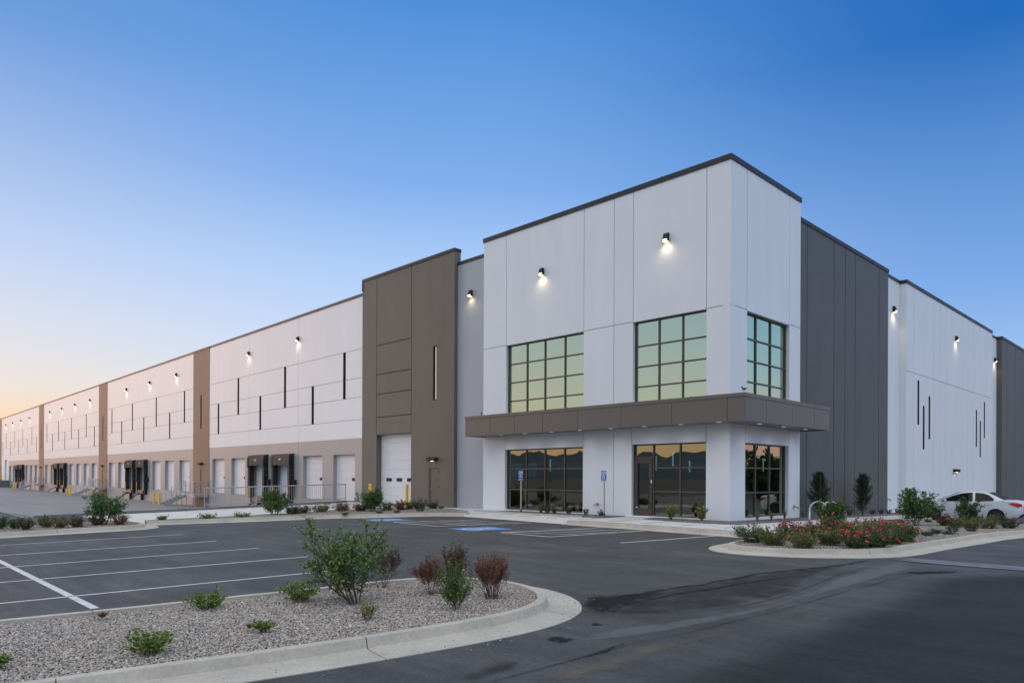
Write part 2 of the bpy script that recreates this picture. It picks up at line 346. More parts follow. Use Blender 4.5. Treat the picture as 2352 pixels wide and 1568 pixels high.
# far terrain, mountains
b = MB()
b.quad((-9000, -9000, -2.2), (9000, -9000, -2.2), (9000, 9000, -2.2), (-9000, 9000, -2.2)); tag(b.build('ground', M['terrain']), kind='structure')
def mountain_ring():
    rnd = random.Random(5); V = []; F = []; n = 420
    def hgt(a, k):
        return (math.sin(a * 3 + k) * .35 + math.sin(a * 7.3 + 2 * k) * .3 + math.sin(a * 17 + k * 3) * .18 + math.sin(a * 41 + k) * .09 + math.sin(a * 83) * .05)
    for i in range(n):
        a = 2 * math.pi * i / n
        for j, (r, hh) in enumerate(((4200, 0), (4700, 60), (5200, 90), (5800, 150))):
            dg = math.degrees(a); boost = 1.0 + .45 * max(0, 1 - abs(dg - 219) / 9); h_ = -3 if j == 0 else hh * boost * (1 + .55 * hgt(a, 1.7) + .30 * (rnd.random() - .5) * (j / 3))
            V.append((math.cos(a) * r, math.sin(a) * r, h_))
    for i in range(n):
        for j in range(3): F.append((i * 4 + j, ((i + 1) % n) * 4 + j, ((i + 1) % n) * 4 + j + 1, i * 4 + j + 1))
    me = bpy.data.meshes.new('mountains'); me.from_pydata(V, [], F); me.materials.append(M['hill']); o = bpy.data.objects.new('mountains', me); COL.objects.link(o); tag(o, kind='structure')
mountain_ring()

# asphalt sheet
xs = [-420, -200, -100, -60, -40, -26.3, -20, -10, 0, 10, 20, 40, 90]; ys = [-90, -40, -24, -16.45, -8, 0, 8, 16, 30, 60, 120]
b = MB()
for i in range(len(xs) - 1):
    for j in range(len(ys) - 1):
        if xs[i + 1] <= -26.3 and ys[j] >= -16.46: continue
        c = [(xs[i], ys[j]), (xs[i + 1], ys[j]), (xs[i + 1], ys[j + 1]), (xs[i], ys[j + 1])]
        b.quad(*[(x, y, lot(x, y)) for x, y in c])
tag(b.build('asphalt_parking_lot', M['asphalt']), kind='structure')

# truck court: concrete slabs with joints
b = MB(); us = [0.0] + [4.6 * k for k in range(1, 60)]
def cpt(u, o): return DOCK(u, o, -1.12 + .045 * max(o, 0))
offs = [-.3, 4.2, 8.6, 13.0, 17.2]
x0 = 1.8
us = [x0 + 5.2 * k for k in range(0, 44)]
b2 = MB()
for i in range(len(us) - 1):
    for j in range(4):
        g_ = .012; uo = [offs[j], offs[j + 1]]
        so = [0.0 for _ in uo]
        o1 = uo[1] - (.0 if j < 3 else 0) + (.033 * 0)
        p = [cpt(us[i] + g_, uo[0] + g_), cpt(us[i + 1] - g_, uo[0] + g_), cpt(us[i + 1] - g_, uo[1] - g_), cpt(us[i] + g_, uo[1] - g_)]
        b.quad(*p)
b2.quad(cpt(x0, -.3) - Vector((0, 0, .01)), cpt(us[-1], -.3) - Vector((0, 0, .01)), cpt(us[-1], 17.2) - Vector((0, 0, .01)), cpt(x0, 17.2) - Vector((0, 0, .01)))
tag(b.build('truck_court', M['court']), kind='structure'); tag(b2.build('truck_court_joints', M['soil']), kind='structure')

# kerbs: swept profile with joints
def sweep(name, pts, prof, m, joint=3.0, zf=lot, side=1, gap=.014, close_prof=True):
    """pts = outer top edge; profile offsets d are measured outwards (to the right of the travel direction times side)"""
    P = [Vector(p) for p in pts]; Q = [P[0]]
    for a, b_ in zip(P[:-1], P[1:]):
        n = max(1, int((b_ - a).length / .14))
        for i in range(1, n + 1): Q.append(a.lerp(b_, i / n))
    for it in range(14): Q = [Q[0]] + [(Q[i - 1] + Q[i] * 2 + Q[i + 1]) / 4 for i in range(1, len(Q) - 1)] + [Q[-1]]
    S = [0]
    for a, b_ in zip(Q[:-1], Q[1:]): S.append(S[-1] + (b_ - a).length)
    TG = [(Q[min(len(Q) - 1, i + 1)] - Q[max(0, i - 1)]).normalized() for i in range(len(Q))]
    def at(s):
        s = max(0, min(S[-1], s)); k = 0
        while k < len(S) - 2 and S[k + 1] < s: k += 1
        t = (s - S[k]) / max(1e-6, S[k + 1] - S[k]); q = Q[k].lerp(Q[k + 1], t)
        d = TG[k].lerp(TG[k + 1], t).normalized(); return q, Vector((d.y, -d.x)) * side
    mb = MB(); s0 = 0; n = len(prof)
    while s0 < S[-1] - .05:
        s1 = min(S[-1], s0 + joint); ss = [s0 + gap / 2] + [s for s in S if s0 + .03 < s < s1 - .03] + [s1 - gap / 2]
        k = len(mb.v)
        for s in ss:
            q, nn = at(s)
            for d, z in prof: c = q + nn * d; mb.v.append((c.x, c.y, zf(q.x, q.y) + z))
        for i in range(len(ss) - 1):
            for j in range(n if close_prof else n - 1): mb.f.append((k + i * n + j, k + i * n + (j + 1) % n, k + (i + 1) * n + (j + 1) % n, k + (i + 1) * n + j)); mb.m.append(0)
        for e in (k, k + (len(ss) - 1) * n): mb.f.append(tuple(e + j for j in range(n))); mb.m.append(0)
        s0 = s1
    o = mb.build(name, m); tag(o, kind='structure'); return o
def kprof(pan=.5, h=.15): return [(-.14, h - .004), (-.025, h), (-.006, h - .006), (.0, h - .022), (.035, .035), (.055, .022), (.055 + pan * .5, .012), (.055 + pan, .008), (.055 + pan, -.15), (-.14, -.15)]
K = M['kerb']
# island in the foreground
A_out = [(3.9, -28.5), (4.9, -24.6), (5.42, -22.8), (5.69, -21.56), (5.93, -20.6), (6.1, -19.67), (6.27, -18.5), (6.33, -17.75), (6.3, -17.15), (6.13, -16.55), (5.75, -16.08), (5.2, -15.7), (4.43, -15.45), (3.5, -15.58), (2.95, -15.95), (2.66, -16.4), (2.53, -17.1), (2.43, -18.1), (2.2, -19.2), (1.95, -20.8), (1.62, -22.5), (1.2, -24.6), (.4, -28.5)]
sweep('kerb', A_out, kprof(.48), K, joint=3.05, side=1)
# left island and the kerb that leads from it to the walk in front of the building
B_out = [(-14.6, -30), (-15.2, -22.5), (-15.42, -19.66), (-15.46, -17.34), (-15.36, -15.7), (-15.62, -15.18), (-16.3, -14.92), (-17.5, -14.75)]
sweep('kerb', B_out, kprof(.45), K, joint=4.0, side=1)
C_out = [(-17.5, -14.5), (-17.2, -13.5), (-16.85, -12.4), (-16.3, -11.1), (-15.8, -9.2), (-15.55, -7.9), (-15.35, -7.3), (-14.89, -6.94), (-14.5, -6.5), (-14.06, -5.77), (-13.4, -4.2), (-12.9, -3.4), (-12.3, -3.0), (-11.5, -2.72)]
sweep('kerb', C_out, kprof(.42), K, joint=2.9, side=1)
D_out = [(-4.9, -3.45), (-2, -3.6), (1, -3.85), (3.1, -4.02), (3.75, -4.1)]
sweep('kerb', D_out, kprof(.3), K, joint=3.0, side=1)
R_out = [(3.74, -4.25), (3.72, -5.4), (3.72, -6.6), (3.82, -7.2), (4.15, -7.66), (4.66, -7.85), (5.6, -7.6), (6.4, -7.1), (7.03, -6.58), (7.35, -5.9), (7.46, -5.0), (7.52, -4.0), (7.81, -2.07), (8.05, -.12), (8.3, 3.72), (8.4, 7.5), (8.2, 9.4), (7.4, 10.4), (6.2, 10.6), (2.6, 10.6)]
sweep('kerb', R_out, kprof(.45), K, joint=3.4, side=1)
sweep('kerb', [(2.5, 10.8), (2.5, 14), (2.5, 20), (2.5, 40), (2.5, 70)], kprof(.3), K, joint=3.4, side=1)

# planting beds
def inset(pts, side, d):
    P = [Vector(p) for p in pts]; out = []
    for i, p in enumerate(P):
        t = (P[min(i + 1, len(P) - 1)] - P[max(i - 1, 0)]).normalized(); out.append(tuple(p - Vector((t.y, -t.x)) * side * d))
    return out
def gravel_mat():
    m = bpy.data.materials.new('bed_gravel'); m.use_nodes = True; t = m.node_tree; N = t.nodes; Lk = t.links; p = N['Principled BSDF']; p.inputs['Roughness'].default_value = .85
    g = N.new('ShaderNodeNewGeometry'); vo = N.new('ShaderNodeTexVoronoi'); vo.inputs['Scale'].default_value = 26; Lk.new(g.outputs['Position'], vo.inputs['Vector'])
    cr = N.new('ShaderNodeValToRGB'); e = cr.color_ramp.elements; e.new(.5); e[0].color = (.16, .15, .15, 1); e[1].color = (.30, .27, .25, 1); e[2].color = (.42, .40, .39, 1)
    sx = N.new('ShaderNodeSeparateXYZ'); Lk.new(vo.outputs['Color'], sx.inputs[0]); Lk.new(sx.outputs[0], cr.inputs[0])
    mr = N.new('ShaderNodeMapRange'); mr.inputs[1].default_value = .15; mr.inputs[2].default_value = .65; mr.inputs[3].default_value = 1; mr.inputs[4].default_value = .25; Lk.new(vo.outputs['Distance'], mr.inputs[0])
    sc = N.new('ShaderNodeVectorMath'); sc.operation = 'SCALE'; Lk.new(cr.outputs[0], sc.inputs[0]); Lk.new(mr.outputs[0], sc.inputs['Scale']); Lk.new(sc.outputs[0], p.inputs['Base Color'])
    b_ = N.new('ShaderNodeBump'); b_.inputs['Strength'].default_value = 1; b_.inputs['Distance'].default_value = .02; b_.invert = True; Lk.new(vo.outputs['Distance'], b_.inputs['Height']); Lk.new(b_.outputs[0], p.inputs['Normal'])
    return m
M['gravel'] = gravel_mat()
M['stone'] = mat('pebbles', (0.294, 0.282, 0.264), rough=.8, island=[(0.147, 0.136, 0.132), (0.265, 0.244, 0.220), (0.353, 0.315, 0.273), (0.323, 0.310, 0.299), (0.490, 0.432, 0.378), (0.392, 0.282, 0.220), (0.588, 0.545, 0.493)], var=.15, vs=70)

M['stone2'] = mat('bed_pebbles', (.3, .3, .3), rough=.85, island=[(.11, .095, .085), (.20, .175, .155), (.28, .245, .215), (.24, .225, .215), (.38, .34, .30), (.28, .20, .16)], var=.15, vs=70)

def inside(px, py, poly):
    n = len(poly); c = np.zeros(px.shape, bool)
    for i in range(n):
        x1, y1 = poly[i]; x2, y2 = poly[(i + 1) % n]
        cond = ((y1 > py) != (y2 > py)) & (px < (x2 - x1) * (py - y1) / (y2 - y1 + 1e-12) + x1); c ^= cond
    return c
def pebbles(name, poly, zf, sp, size, seed, m, layers=2):
    """loose stones as real little rocks in one mesh"""
    rg = np.random.default_rng(seed); ico = bmesh.new(); bmesh.ops.create_icosphere(ico, subdivisions=1, radius=1)
    bv = np.array([v.co[:] for v in ico.verts]); bf = np.array([[v.index for v in f.verts] for f in ico.faces]); ico.free()
    xs_ = [p[0] for p in poly]; ys_ = [p[1] for p in poly]; CX = []; CY = []; CZ = []
    for L_ in range(layers):
        gx, gy = np.meshgrid(np.arange(min(xs_), max(xs_), sp), np.arange(min(ys_), max(ys_), sp)); gx = gx.ravel() + rg.uniform(-.5, .5, gx.size) * sp; gy = gy.ravel() + rg.uniform(-.5, .5, gy.size) * sp
        k = inside(gx, gy, poly); 
        if L_: k &= rg.random(gx.size) < .45
        CX.append(gx[k]); CY.append(gy[k]); CZ.append(np.full(k.sum(), L_ * size * .55))
    cx = np.concatenate(CX); cy = np.concatenate(CY); cz = np.concatenate(CZ); n = len(cx)
    cz = cz + np.array([zf(a, b_) for a, b_ in zip(cx, cy)])
    s = size * rg.lognormal(0, .28, n); sc = np.stack([s * rg.uniform(.75, 1.25, n), s * rg.uniform(.6, 1.0, n), s * rg.uniform(.45, .75, n)], 1)
    V = bv[None] * (1 + rg.uniform(-.22, .22, (n, len(bv), 1))) * sc[:, None, :]
    a = rg.uniform(0, 2 * np.pi, n); tl = rg.uniform(-.6, .6, n)
    y2 = V[..., 1] * np.cos(tl)[:, None] - V[..., 2] * np.sin(tl)[:, None]; z2 = V[..., 1] * np.sin(tl)[:, None] + V[..., 2] * np.cos(tl)[:, None]
    x3 = V[..., 0] * np.cos(a)[:, None] - y2 * np.sin(a)[:, None]; y3 = V[..., 0] * np.sin(a)[:, None] + y2 * np.cos(a)[:, None]
    V = np.stack([x3 + cx[:, None], y3 + cy[:, None], z2 + cz[:, None]], 2).reshape(-1, 3).astype(np.float32)
    F = (bf[None] + (np.arange(n) * len(bv))[:, None, None]).reshape(-1).astype(np.int32)
    me = bpy.data.meshes.new(name); me.vertices.add(len(V)); me.vertices.foreach_set('co', V.ravel()); nf = len(F) // 3
    me.loops.add(nf * 3); me.loops.foreach_set('vertex_index', F); me.polygons.add(nf); me.polygons.foreach_set('loop_start', np.arange(0, nf * 3, 3, dtype=np.int32))
    me.update(calc_edges=True); me.materials.append(m); o = bpy.data.objects.new(name, me); COL.objects.link(o); tag(o, kind='stuff'); return o
def bed(poly, zf, m='gravel', name='planting_bed', skirt=.3):
    b_ = MB(); b_.poly(poly, zf, skirt=skirt); o = b_.build(name, M[m]); tag(o, kind='structure'); return o

A_in = inset(A_out, 1, .145)
bedA = lambda x, y: lot(x, y) + .085
bed(A_in, bedA, 'soil')
pebA = [p for p in A_in if p[1] > -25.2]
pebA = [(5.0 - .14, -23.9)] + pebA[1:-1] + [(1.4, -24.2)]
near = [(x, y) for x, y in A_in]
pebbles('gravel', [(4.55, -25.2)] + A_in[1:-1] + [(1.2, -25.2)], lambda x, y: lot(x, y) + .100, .0285, .0138, 3, M['stone'])
B_in = inset(B_out, 1, .145)
bed(B_in + [(-18.9, -14.75), (-19.3, -16.4), (-19.3, -30)], lambda x, y: lot(x, y) + .12, 'soil')
pebbles('gravel', B_in[1:] + [(-18.8, -14.8), (-19.2, -16.4), (-19.2, -22.5)], lambda x, y: lot(x, y) + .13, .05, .021, 7, M['stone2'], 1)
def strays(n, seed):
    rg = np.random.default_rng(seed); mb = MB()
    for i in range(n):
        j = rg.integers(3, 12); a = Vector(A_out[j]); c = Vector(A_out[j + 1]); t = rg.random(); p = a.lerp(c, t); d = (c - a).normalized(); q = p + Vector((d.y, -d.x)) * (.06 + .75 * rg.random() ** 2); r = .006 + .006 * rg.random()
        mb.ball((q.x, q.y, lot(q.x, q.y) + .016), r, 6, 4, sc=(1.2, 1, .7))
    o = mb.build('stray_gravel', M['stone']); tag(o, kind='stuff')
strays(70, 4)
C_in = inset(C_out, 1, .145)
bed3 = C_in + [(-12.7, -1.75), (-15.3, -.75), (-17.6, -.9), (-18.9, -2.6), (-19.0, -5.5), (-18.4, -7.8), (-18.2, -10.1), (-18.3, -12.6), (-18.3, -14.3)]
zb3 = lambda x, y: lot(x, y) + .125
bed(bed3, zb3, 'soil')
pebbles('gravel', bed3, lambda x, y: lot(x, y) + .135, .05, .021, 8, M['stone2'], 1)
R_in = inset(R_out[:19], 1, .145)
bedR = R_in + [(2.75, 10.45), (2.75, 4), (2.75, 0), (3.0, -2.2), (3.55, -3.6)]
bed(bedR, lambda x, y: lot(x, y) + .12, 'soil')
pebbles('gravel', bedR, lambda x, y: lot(x, y) + .13, .042, .019, 9, M['stone2'], 1)
# sheets of walk
def wz(x, y):
    if y > 0: return .04 - .014 * y
    if y < -2.9: return lot(x, y) + .152
    return .04
ramp = lambda x, y: .035 if y > -2.0 else max(lot(x, y) + .012, .035 - (-2.0 - y) * .13)
b = MB(); b.poly([(-13.3, -2.0), (-4.9, -2.0), (-4.9, .3), (-26.2, .3), (-26.2, -1.2), (-18.9, -1.2), (-17.6, -.75), (-15.3, -.6), (-12.7, -1.6)], lambda x, y: .035 if x > -19 else drive(x, y) + .02)
b.poly([(-11.6, -2.9), (-11.2, -3.2), (-4.9, -3.7), (-4.9, -2.0), (-12.9, -2.0), (-12.6, -2.4)], ramp)
b.poly([(-4.9, -3.31), (-2, -3.46), (1, -3.71), (3.6, -3.95), (3.0, -2.2), (2.75, 0), (-4.9, 0)], wz)
b.poly([(-.5, 0), (2.75, 0), (2.75, 10.6), (2.36, 10.8), (2.36, 70), (-.5, 70)], wz)
tag(b.build('sidewalk', M['concrete']), kind='structure')
# expansion joints of the walk
b = MB()
for k in range(-11, 4): b.box(WORLD, k * 1.55, k * 1.55 + .007, -3.2, -.1, .03, .041)
for k in range(0, 20): b.box(WORLD, 1.05, 2.7 if k < 6 else 2.3, k * 1.6, k * 1.6 + .012, wz(0, k * 1.6) - .01, wz(0, k * 1.6) + .0015)
tag(b.build('sidewalk_joint', mat('joint_dirt', (.28, .27, .26), rough=.9)), kind='structure')
b = MB(); b.poly([(-26.25, .3), (-26.25, -16.6), (-17.6, -16.6), (-17.62, -14.5), (-18.2, -14.2), (-18.2, -.6), (-18.2, .3)], drive)
tag(b.build('driveway', M['concrete']), kind='structure')
b = MB()
for y in (-13.5, -9.8, -6.2, -2.7): b.box(WORLD, -26.2, -18.3, y, y + .014, drive(0, y) - .01, drive(0, y) + .004)
b.box(WORLD, -22.4, -22.386, -16.5, -1.3, -.4, -.37)
tag(b.build('driveway_joint', M['soil']), kind='structure')
# beds against the building
bed1 = [(-11.5, -.02), (-11.4, -.9), (-10.2, -1.5), (-8.0, -1.72), (-5.6, -1.78), (-4.75, -1.45), (-4.7, -.02)]
zb = lambda x, y: .062 if y <= 0 else .062 - .0125 * y
bed(bed1, zb); 
b = MB()
for x0_, x1_, y0_, y1_ in ((-12.4, -10.6, -1.55, -1.8), (-10.6, -7.4, -1.8, -1.95), (-7.4, -5.4, -1.95, -1.95)):
    b.quad((x0_, y0_, .03), (x1_, y1_, .03), (x1_, y1_, .10), (x0_, y0_, .10)); b.quad((x0_, y0_, .10), (x1_, y1_, .10), (x1_, y1_ + .14, .10), (x0_, y0_ + .14, .10)); b.quad((x0_, y0_ + .14, .10), (x1_, y1_ + .14, .10), (x1_, y1_ + .14, .03), (x0_, y0_ + .14, .03))
tag(b.build('bed_kerb', K), kind='structure')
bed2 = [(-3.3, -.02), (-3.1, -1.0), (-1.2, -1.55), (.6, -1.65), (1.15, -1.3), (1.25, 0), (1.15, 4), (1.0, 9), (.95, 20), (.95, 60), (.02, 60), (.02, .02), (.0, -.02)]
bed(bed2, zb)
# low retaining wall beside the truck court
def lw(y): return .15 + .0229 * y
b = MB()
seg = [-16.6, -13.4, -10.0, -6.7, -3.4, .1]
for a, c in zip(seg[:-1], seg[1:]):
    a_, c_ = a + .007, c - .007
    for X0_, X1_ in ((-26.5, -26.25),):
        v = [(X0_, a_, -1.5), (X1_, a_, -1.5), (X1_, c_, -1.5), (X0_, c_, -1.5), (X0_, a_, lw(a)), (X1_, a_, lw(a)), (X1_, c_, lw(c)), (X0_, c_, lw(c))]
        for f in ((0, 1, 5, 4), (1, 2, 6, 5), (2, 3, 7, 6), (3, 0, 4, 7), (4, 5, 6, 7)): b.quad(*[v[i] for i in f])
o = b.build('retaining_wall', mat('weathered_concrete', (.17, .175, .175), rough=.85, var=.25, vs=1.2, var2=.1, vs2=12, bump=.3)); tag(o, 'long low weathered concrete wall between the driveway and the sunken truck court', 'retaining wall')

# painted markings
def strip(mb, p, q, w_, dz=.004):
    p = Vector(p); q = Vector(q); d = (q - p).normalized(); n = Vector((-d.y, d.x)) * w_ / 2
    k = max(1, int((q - p).length / 2))
    for i in range(k):
        a = p.lerp(q, i / k); c = p.lerp(q, (i + 1) / k)
        mb.quad(*[(v.x, v.y, lot(v.x, v.y) + dz) for v in (a - n, c - n, c + n, a + n)])
b = MB()
for y1, x in ((-15.2, -11.76), (-15.35, -8.55), (-15.4, -5.62), (-15.45, -2.8), (-15.5, -.05)):
    strip(b, (x, y1), (x - 1.0 * 0 - .30 - (.55 if x < -5 else .85), -26), .085)
strip(b, (-9.5, -20.9), (.85, -21.08), .125)
strip(b, (.93, -7.84), (1.86, -4.2), .10); strip(b, (-8.49, -9.68), (-8.36, -9.6), .10)
h1 = [(-10.97, -7.18), (-7.85, -7.36), (-6.42, -3.85), (-9.05, -3.6)]
h2 = [(-4.09, -7.72), (-1.8, -7.82), (-.85, -4.15), (-2.74, -4.02)]
for h in (h1, h2):
    P = [Vector(p) for p in h]
    for i in range(4):
        if i != 2: strip(b, P[i], P[(i + 1) % 4], .10, .004 + .0015 * i)
    for k in range(1, 5):
        t = k / 5; a = P[0].lerp(P[3], t); c = P[1].lerp(P[2], min(1, t + .28)) if t + .28 <= 1 else P[2]
        strip(b, P[0].lerp(P[3], max(0, t - .14)), P[1].lerp(P[2], min(1, t + .1)), .09, .010)
tag(b.build('parking_lines', M['paint_line']), kind='structure')
def chair_symbol(mb, f, s, m=0, wz_=.10):
    """access symbol strokes; f(x,y)->3D, unit box"""
    def st(p, q, w_):
        p = Vector(p); q = Vector(q); d = (q - p).normalized(); n = Vector((-d.y, d.x)) * w_ / 2; mb.quad(*[f(*(v * s)) for v in (p - n, q - n, q + n, p + n)], m=m)
    def arc(c, r, a0, a1, w_, n=14):
        for i in range(n):
            t0 = R(a0 + (a1 - a0) * i / n); t1 = R(a0 + (a1 - a0) * (i + 1) / n)
            mb.quad(*[f((c[0] + rr * math.cos(t)) * s, (c[1] + rr * math.sin(t)) * s) for rr, t in ((r - w_ / 2, t0), (r + w_ / 2, t0), (r + w_ / 2, t1), (r - w_ / 2, t1))], m=m)
    arc((-.08, .42), .045, 0, 360, .09, 10)
    st((-.08, .32), (-.05, -.04), wz_); st((-.07, .14), (.16, .14), wz_ * .8); st((-.08, -.02), (.20, -.02), wz_); st((.17, 0), (.27, -.36), wz_); st((.24, -.36), (.36, -.30), wz_ * .8)
    arc((-.06, -.16), .25, 110, 345, wz_ * .85, 18)
for c4 in ([(-13.35, -7.25), (-11.75, -7.35), (-11.25, -5.95), (-12.75, -5.85)], [(-6.75, -7.85), (-5.25, -7.95), (-4.75, -6.45), (-6.2, -6.35)]):
    b = MB(); P = [Vector(p) for p in c4]; b.quad(*[(p.x, p.y, lot(*p) + .004) for p in P])
    ce = sum(P, Vector((0, 0))) / 4; ex = (P[1] - P[0]); ey = (P[3] - P[0])
    def f(x, y, ce=ce, ex=ex, ey=ey): v = ce + ex * x + ey * y; return (v.x, v.y, lot(v.x, v.y) + .007)
    b2 = MB(); chair_symbol(b2, f, .86); k0 = len(b.f)
    n0 = len(b.v); b.v += b2.v; b.f += [tuple(n0 + i for i in ff) for ff in b2.f]; b.m += [1] * len(b2.f)
    o = b.build('accessible_stall_marking', [M['paint_blue'], M['paint_line']]); tag(o, kind='structure')
# tactile pad on the kerb ramp
b = MB(); T = [Vector(p) for p in ((-8.75, -3.18), (-6.75, -3.33), (-6.72, -2.78), (-8.7, -2.63))]
b.quad(*[(p.x, p.y, ramp(*p) + .006) for p in T])
for i in range(30):
    for j in range(8):
        p = T[0].lerp(T[1], (i + .5) / 30).lerp(T[3].lerp(T[2], (i + .5) / 30), (j + .5) / 8); b.tube((p.x, p.y, ramp(*p) + .006), (p.x, p.y, ramp(*p) + .015), .022, .014, 6)
tag(b.build('tactile_paving', M['tactile']), kind='structure')
# valley gutter crossing the drive
b = MB()
gx = [7.6, 8.3, 9.2, 10.3, 14, 20, 30, 60]
for a, c in zip(gx[:-1], gx[1:]):
    for (ya, yb_, za, zb_) in ((-7.05, -6.72, .012, .002), (-6.72, -6.40, .002, .012)):
        o_ = 0.22 if a < 8 else 0; b.quad((a, ya + (.25 if a < 8 else 0), lot(a, ya) + za), (c, ya, lot(c, ya) + za), (c, yb_, lot(c, yb_) + zb_), (a, yb_ , lot(a, yb_) + zb_))
tag(b.build('drain_gutter', mat('wet_concrete', (.13, .135, .145), rough=.45, var=.45, vs=2.2, st=(.3, 1, 1), var2=.15, vs2=9)), kind='structure')
# stains, cracks and oil on the asphalt
AR = {'lobe': [(6.48, -16.23), (5.89, -15.59), (5.62, -15.03), (5.99, -14.51), (6.19, -13.91), (6.38, -12.21), (6.57, -10.49), (7.0, -9.22), (7.29, -7.82), (7.47, -7.03), (7.5, -8.4), (7.46, -9.68), (7.68, -11.23), (7.95, -11.85), (8.09, -13.01), (7.94, -14.18), (7.72, -15.06), (7.39, -15.68), (6.94, -16.1)],
'edge1': [(6.16, -15.84), (6.14, -14.83), (6.3, -13.81), (6.46, -12.35), (6.6, -10.55), (7.03, -9.28), (7.46, -7.25)],
'edge1b': [(6.8, -15.93), (6.52, -15.11), (6.65, -14.35), (6.79, -12.92), (7.04, -11.46), (7.29, -10.32)],
'crack1': [(7.03, -16.02), (7.46, -15.57), (7.8, -14.95), (7.97, -14.24), (8.02, -13.18), (8.01, -12.35), (7.9, -11.37), (7.72, -9.69), (7.81, -8.3)],
'light': [(7.88, -6.87), (7.8, -8.77), (7.87, -10.71), (8.04, -11.89), (8.17, -13.2), (8.1, -14.49), (7.79, -15.63), (7.48, -16.61), (7.38, -17.3), (7.68, -17.65), (8.0, -17.13), (8.2, -16.28), (8.31, -15.38), (8.42, -14.32), (8.42, -12.81), (8.49, -11.35), (8.54, -9.5), (8.58, -8.06)],
'crack2': [(8.73, -9.01), (8.69, -10.44), (8.56, -11.72), (8.55, -13.11), (8.5, -14.47), (8.35, -15.68), (8.31, -16.65), (8.09, -17.26), (8.12, -17.8), (8.14, -18.43), (8.09, -18.79), (8.06, -19.45), (8.08, -19.69)],
'crack2t': [(8.1, -17.22), (8.07, -17.49), (8.11, -17.79), (8.15, -18.22)],
'dust': [(8.71, -8.54), (8.74, -10.6), (8.64, -11.94), (8.61, -13.25), (8.55, -14.59), (8.42, -15.8), (8.36, -16.73), (8.18, -17.38), (8.21, -17.91), (8.21, -18.51), (8.17, -18.87), (8.23, -19.37), (8.72, -18.89), (8.74, -18.21), (8.77, -17.18), (8.79, -15.8), (8.93, -14.15), (8.93, -12.34), (8.88, -10.13)],
'brown': [(7.7, -19.87), (7.64, -19.49), (7.6, -18.82), (7.74, -18.62), (7.95, -18.97), (8.01, -19.57)],
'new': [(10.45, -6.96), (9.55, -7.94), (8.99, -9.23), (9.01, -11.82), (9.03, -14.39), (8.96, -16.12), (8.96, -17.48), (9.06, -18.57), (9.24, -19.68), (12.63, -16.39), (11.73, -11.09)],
'oil1': [(7.22, -17.81), (7.26, -17.62), (7.52, -17.53), (7.6, -17.66), (7.51, -17.82)],
'oil2': [(7.07, -16.74), (7.18, -16.6), (7.27, -16.7), (7.14, -16.82)],
'oil3': [(8.52, -9.2), (8.59, -8.65), (9.24, -7.89), (9.39, -8.17), (8.83, -8.92)],
}
def area(name, poly, m, soft, dz, step=.10):
    xs_ = [p[0] for p in poly]; ys_ = [p[1] for p in poly]; gx = np.arange(min(xs_) - step, max(xs_) + 2 * step, step); gy = np.arange(min(ys_) - step, max(ys_) + 2 * step, step)
    X, Y = np.meshgrid(gx, gy, indexing='ij'); ins = inside(X.ravel(), Y.ravel(), poly).reshape(X.shape); d = np.full(X.shape, 1e9); n = len(poly)
    for i in range(n):
        ax, ay = poly[i]; bx, by = poly[(i + 1) % n]; vx, vy = bx - ax, by - ay; t = np.clip(((X - ax) * vx + (Y - ay) * vy) / (vx * vx + vy * vy + 1e-9), 0, 1); d = np.minimum(d, np.hypot(X - ax - t * vx, Y - ay - t * vy))
    v = np.clip(d / soft, 0, 1) * ins; me = bpy.data.meshes.new(name); nx, ny = X.shape; V = [(float(x), float(y), lot(x, y) + dz) for x, y in zip(X.ravel(), Y.ravel())]; vv = v.ravel(); F = []
    for i in range(nx - 1):
        for j in range(ny - 1):
            q = (i * ny + j, (i + 1) * ny + j, (i + 1) * ny + j + 1, i * ny + j + 1)
            if max(vv[k] for k in q) > 0: F.append(q)
    me.from_pydata(V, [], F); uvl = me.uv_layers.new(name='UVMap')
    for l in me.loops: uvl.data[l.index].uv = (0, float(vv[l.vertex_index]))
    me.materials.append(m); o = bpy.data.objects.new(name, me); COL.objects.link(o); tag(o, kind='structure'); return o
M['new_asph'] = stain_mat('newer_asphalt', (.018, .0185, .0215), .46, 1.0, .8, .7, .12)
M['lobe'] = stain_mat('wet_clay_stain', (.030, .025, .020), .50, 1.1, 1.8, .8, .55)
M['edge'] = stain_mat('damp_edge', (.018, .015, .012), .62, .7, 4.0, .8, .45)
M['swept'] = stain_mat('swept_asphalt', (.16, .16, .165), .60, .9, 1.8, .8, .35)
M['clay'] = stain_mat('clay_dust', (.17, .15, .12), .50, 1.1, 3.5, .9, .5)
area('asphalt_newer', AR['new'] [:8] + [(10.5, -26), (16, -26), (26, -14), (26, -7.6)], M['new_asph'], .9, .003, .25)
area('asphalt_stain', AR['lobe'], M['lobe'], .22, .0045, .07); area('asphalt_swept', AR['light'], M['swept'], .18, .0055, .07); area('asphalt_dust', AR['dust'], M['clay'], .22, .0060, .07); area('asphalt_stain', AR['brown'], M['lobe'], .15, .0065, .05)
ribbon('asphalt_stain', AR['edge1'], .26, M['edge'], .0075); ribbon('asphalt_stain', AR['edge1b'], .16, M['edge'], .008); area('asphalt_stain', AR['lobe'][:5] + [(6.6, -13.9), (6.7, -15.0), (6.9, -15.9)] + AR['lobe'][-1:], M['edge'], .35, .0078, .06)
ribbon('asphalt_crack', AR['crack1'], .028, M['seal'], .009); ribbon('asphalt_crack', AR['crack2'], .030, M['seal'], .0095); ribbon('asphalt_crack', AR['crack2t'], .12, M['seal'], .0105)
ribbon('asphalt_dust', [(.3, -22.6), (-1.5, -21.9), (-3.8, -21.8)], 1.5, M['dust'], .002)
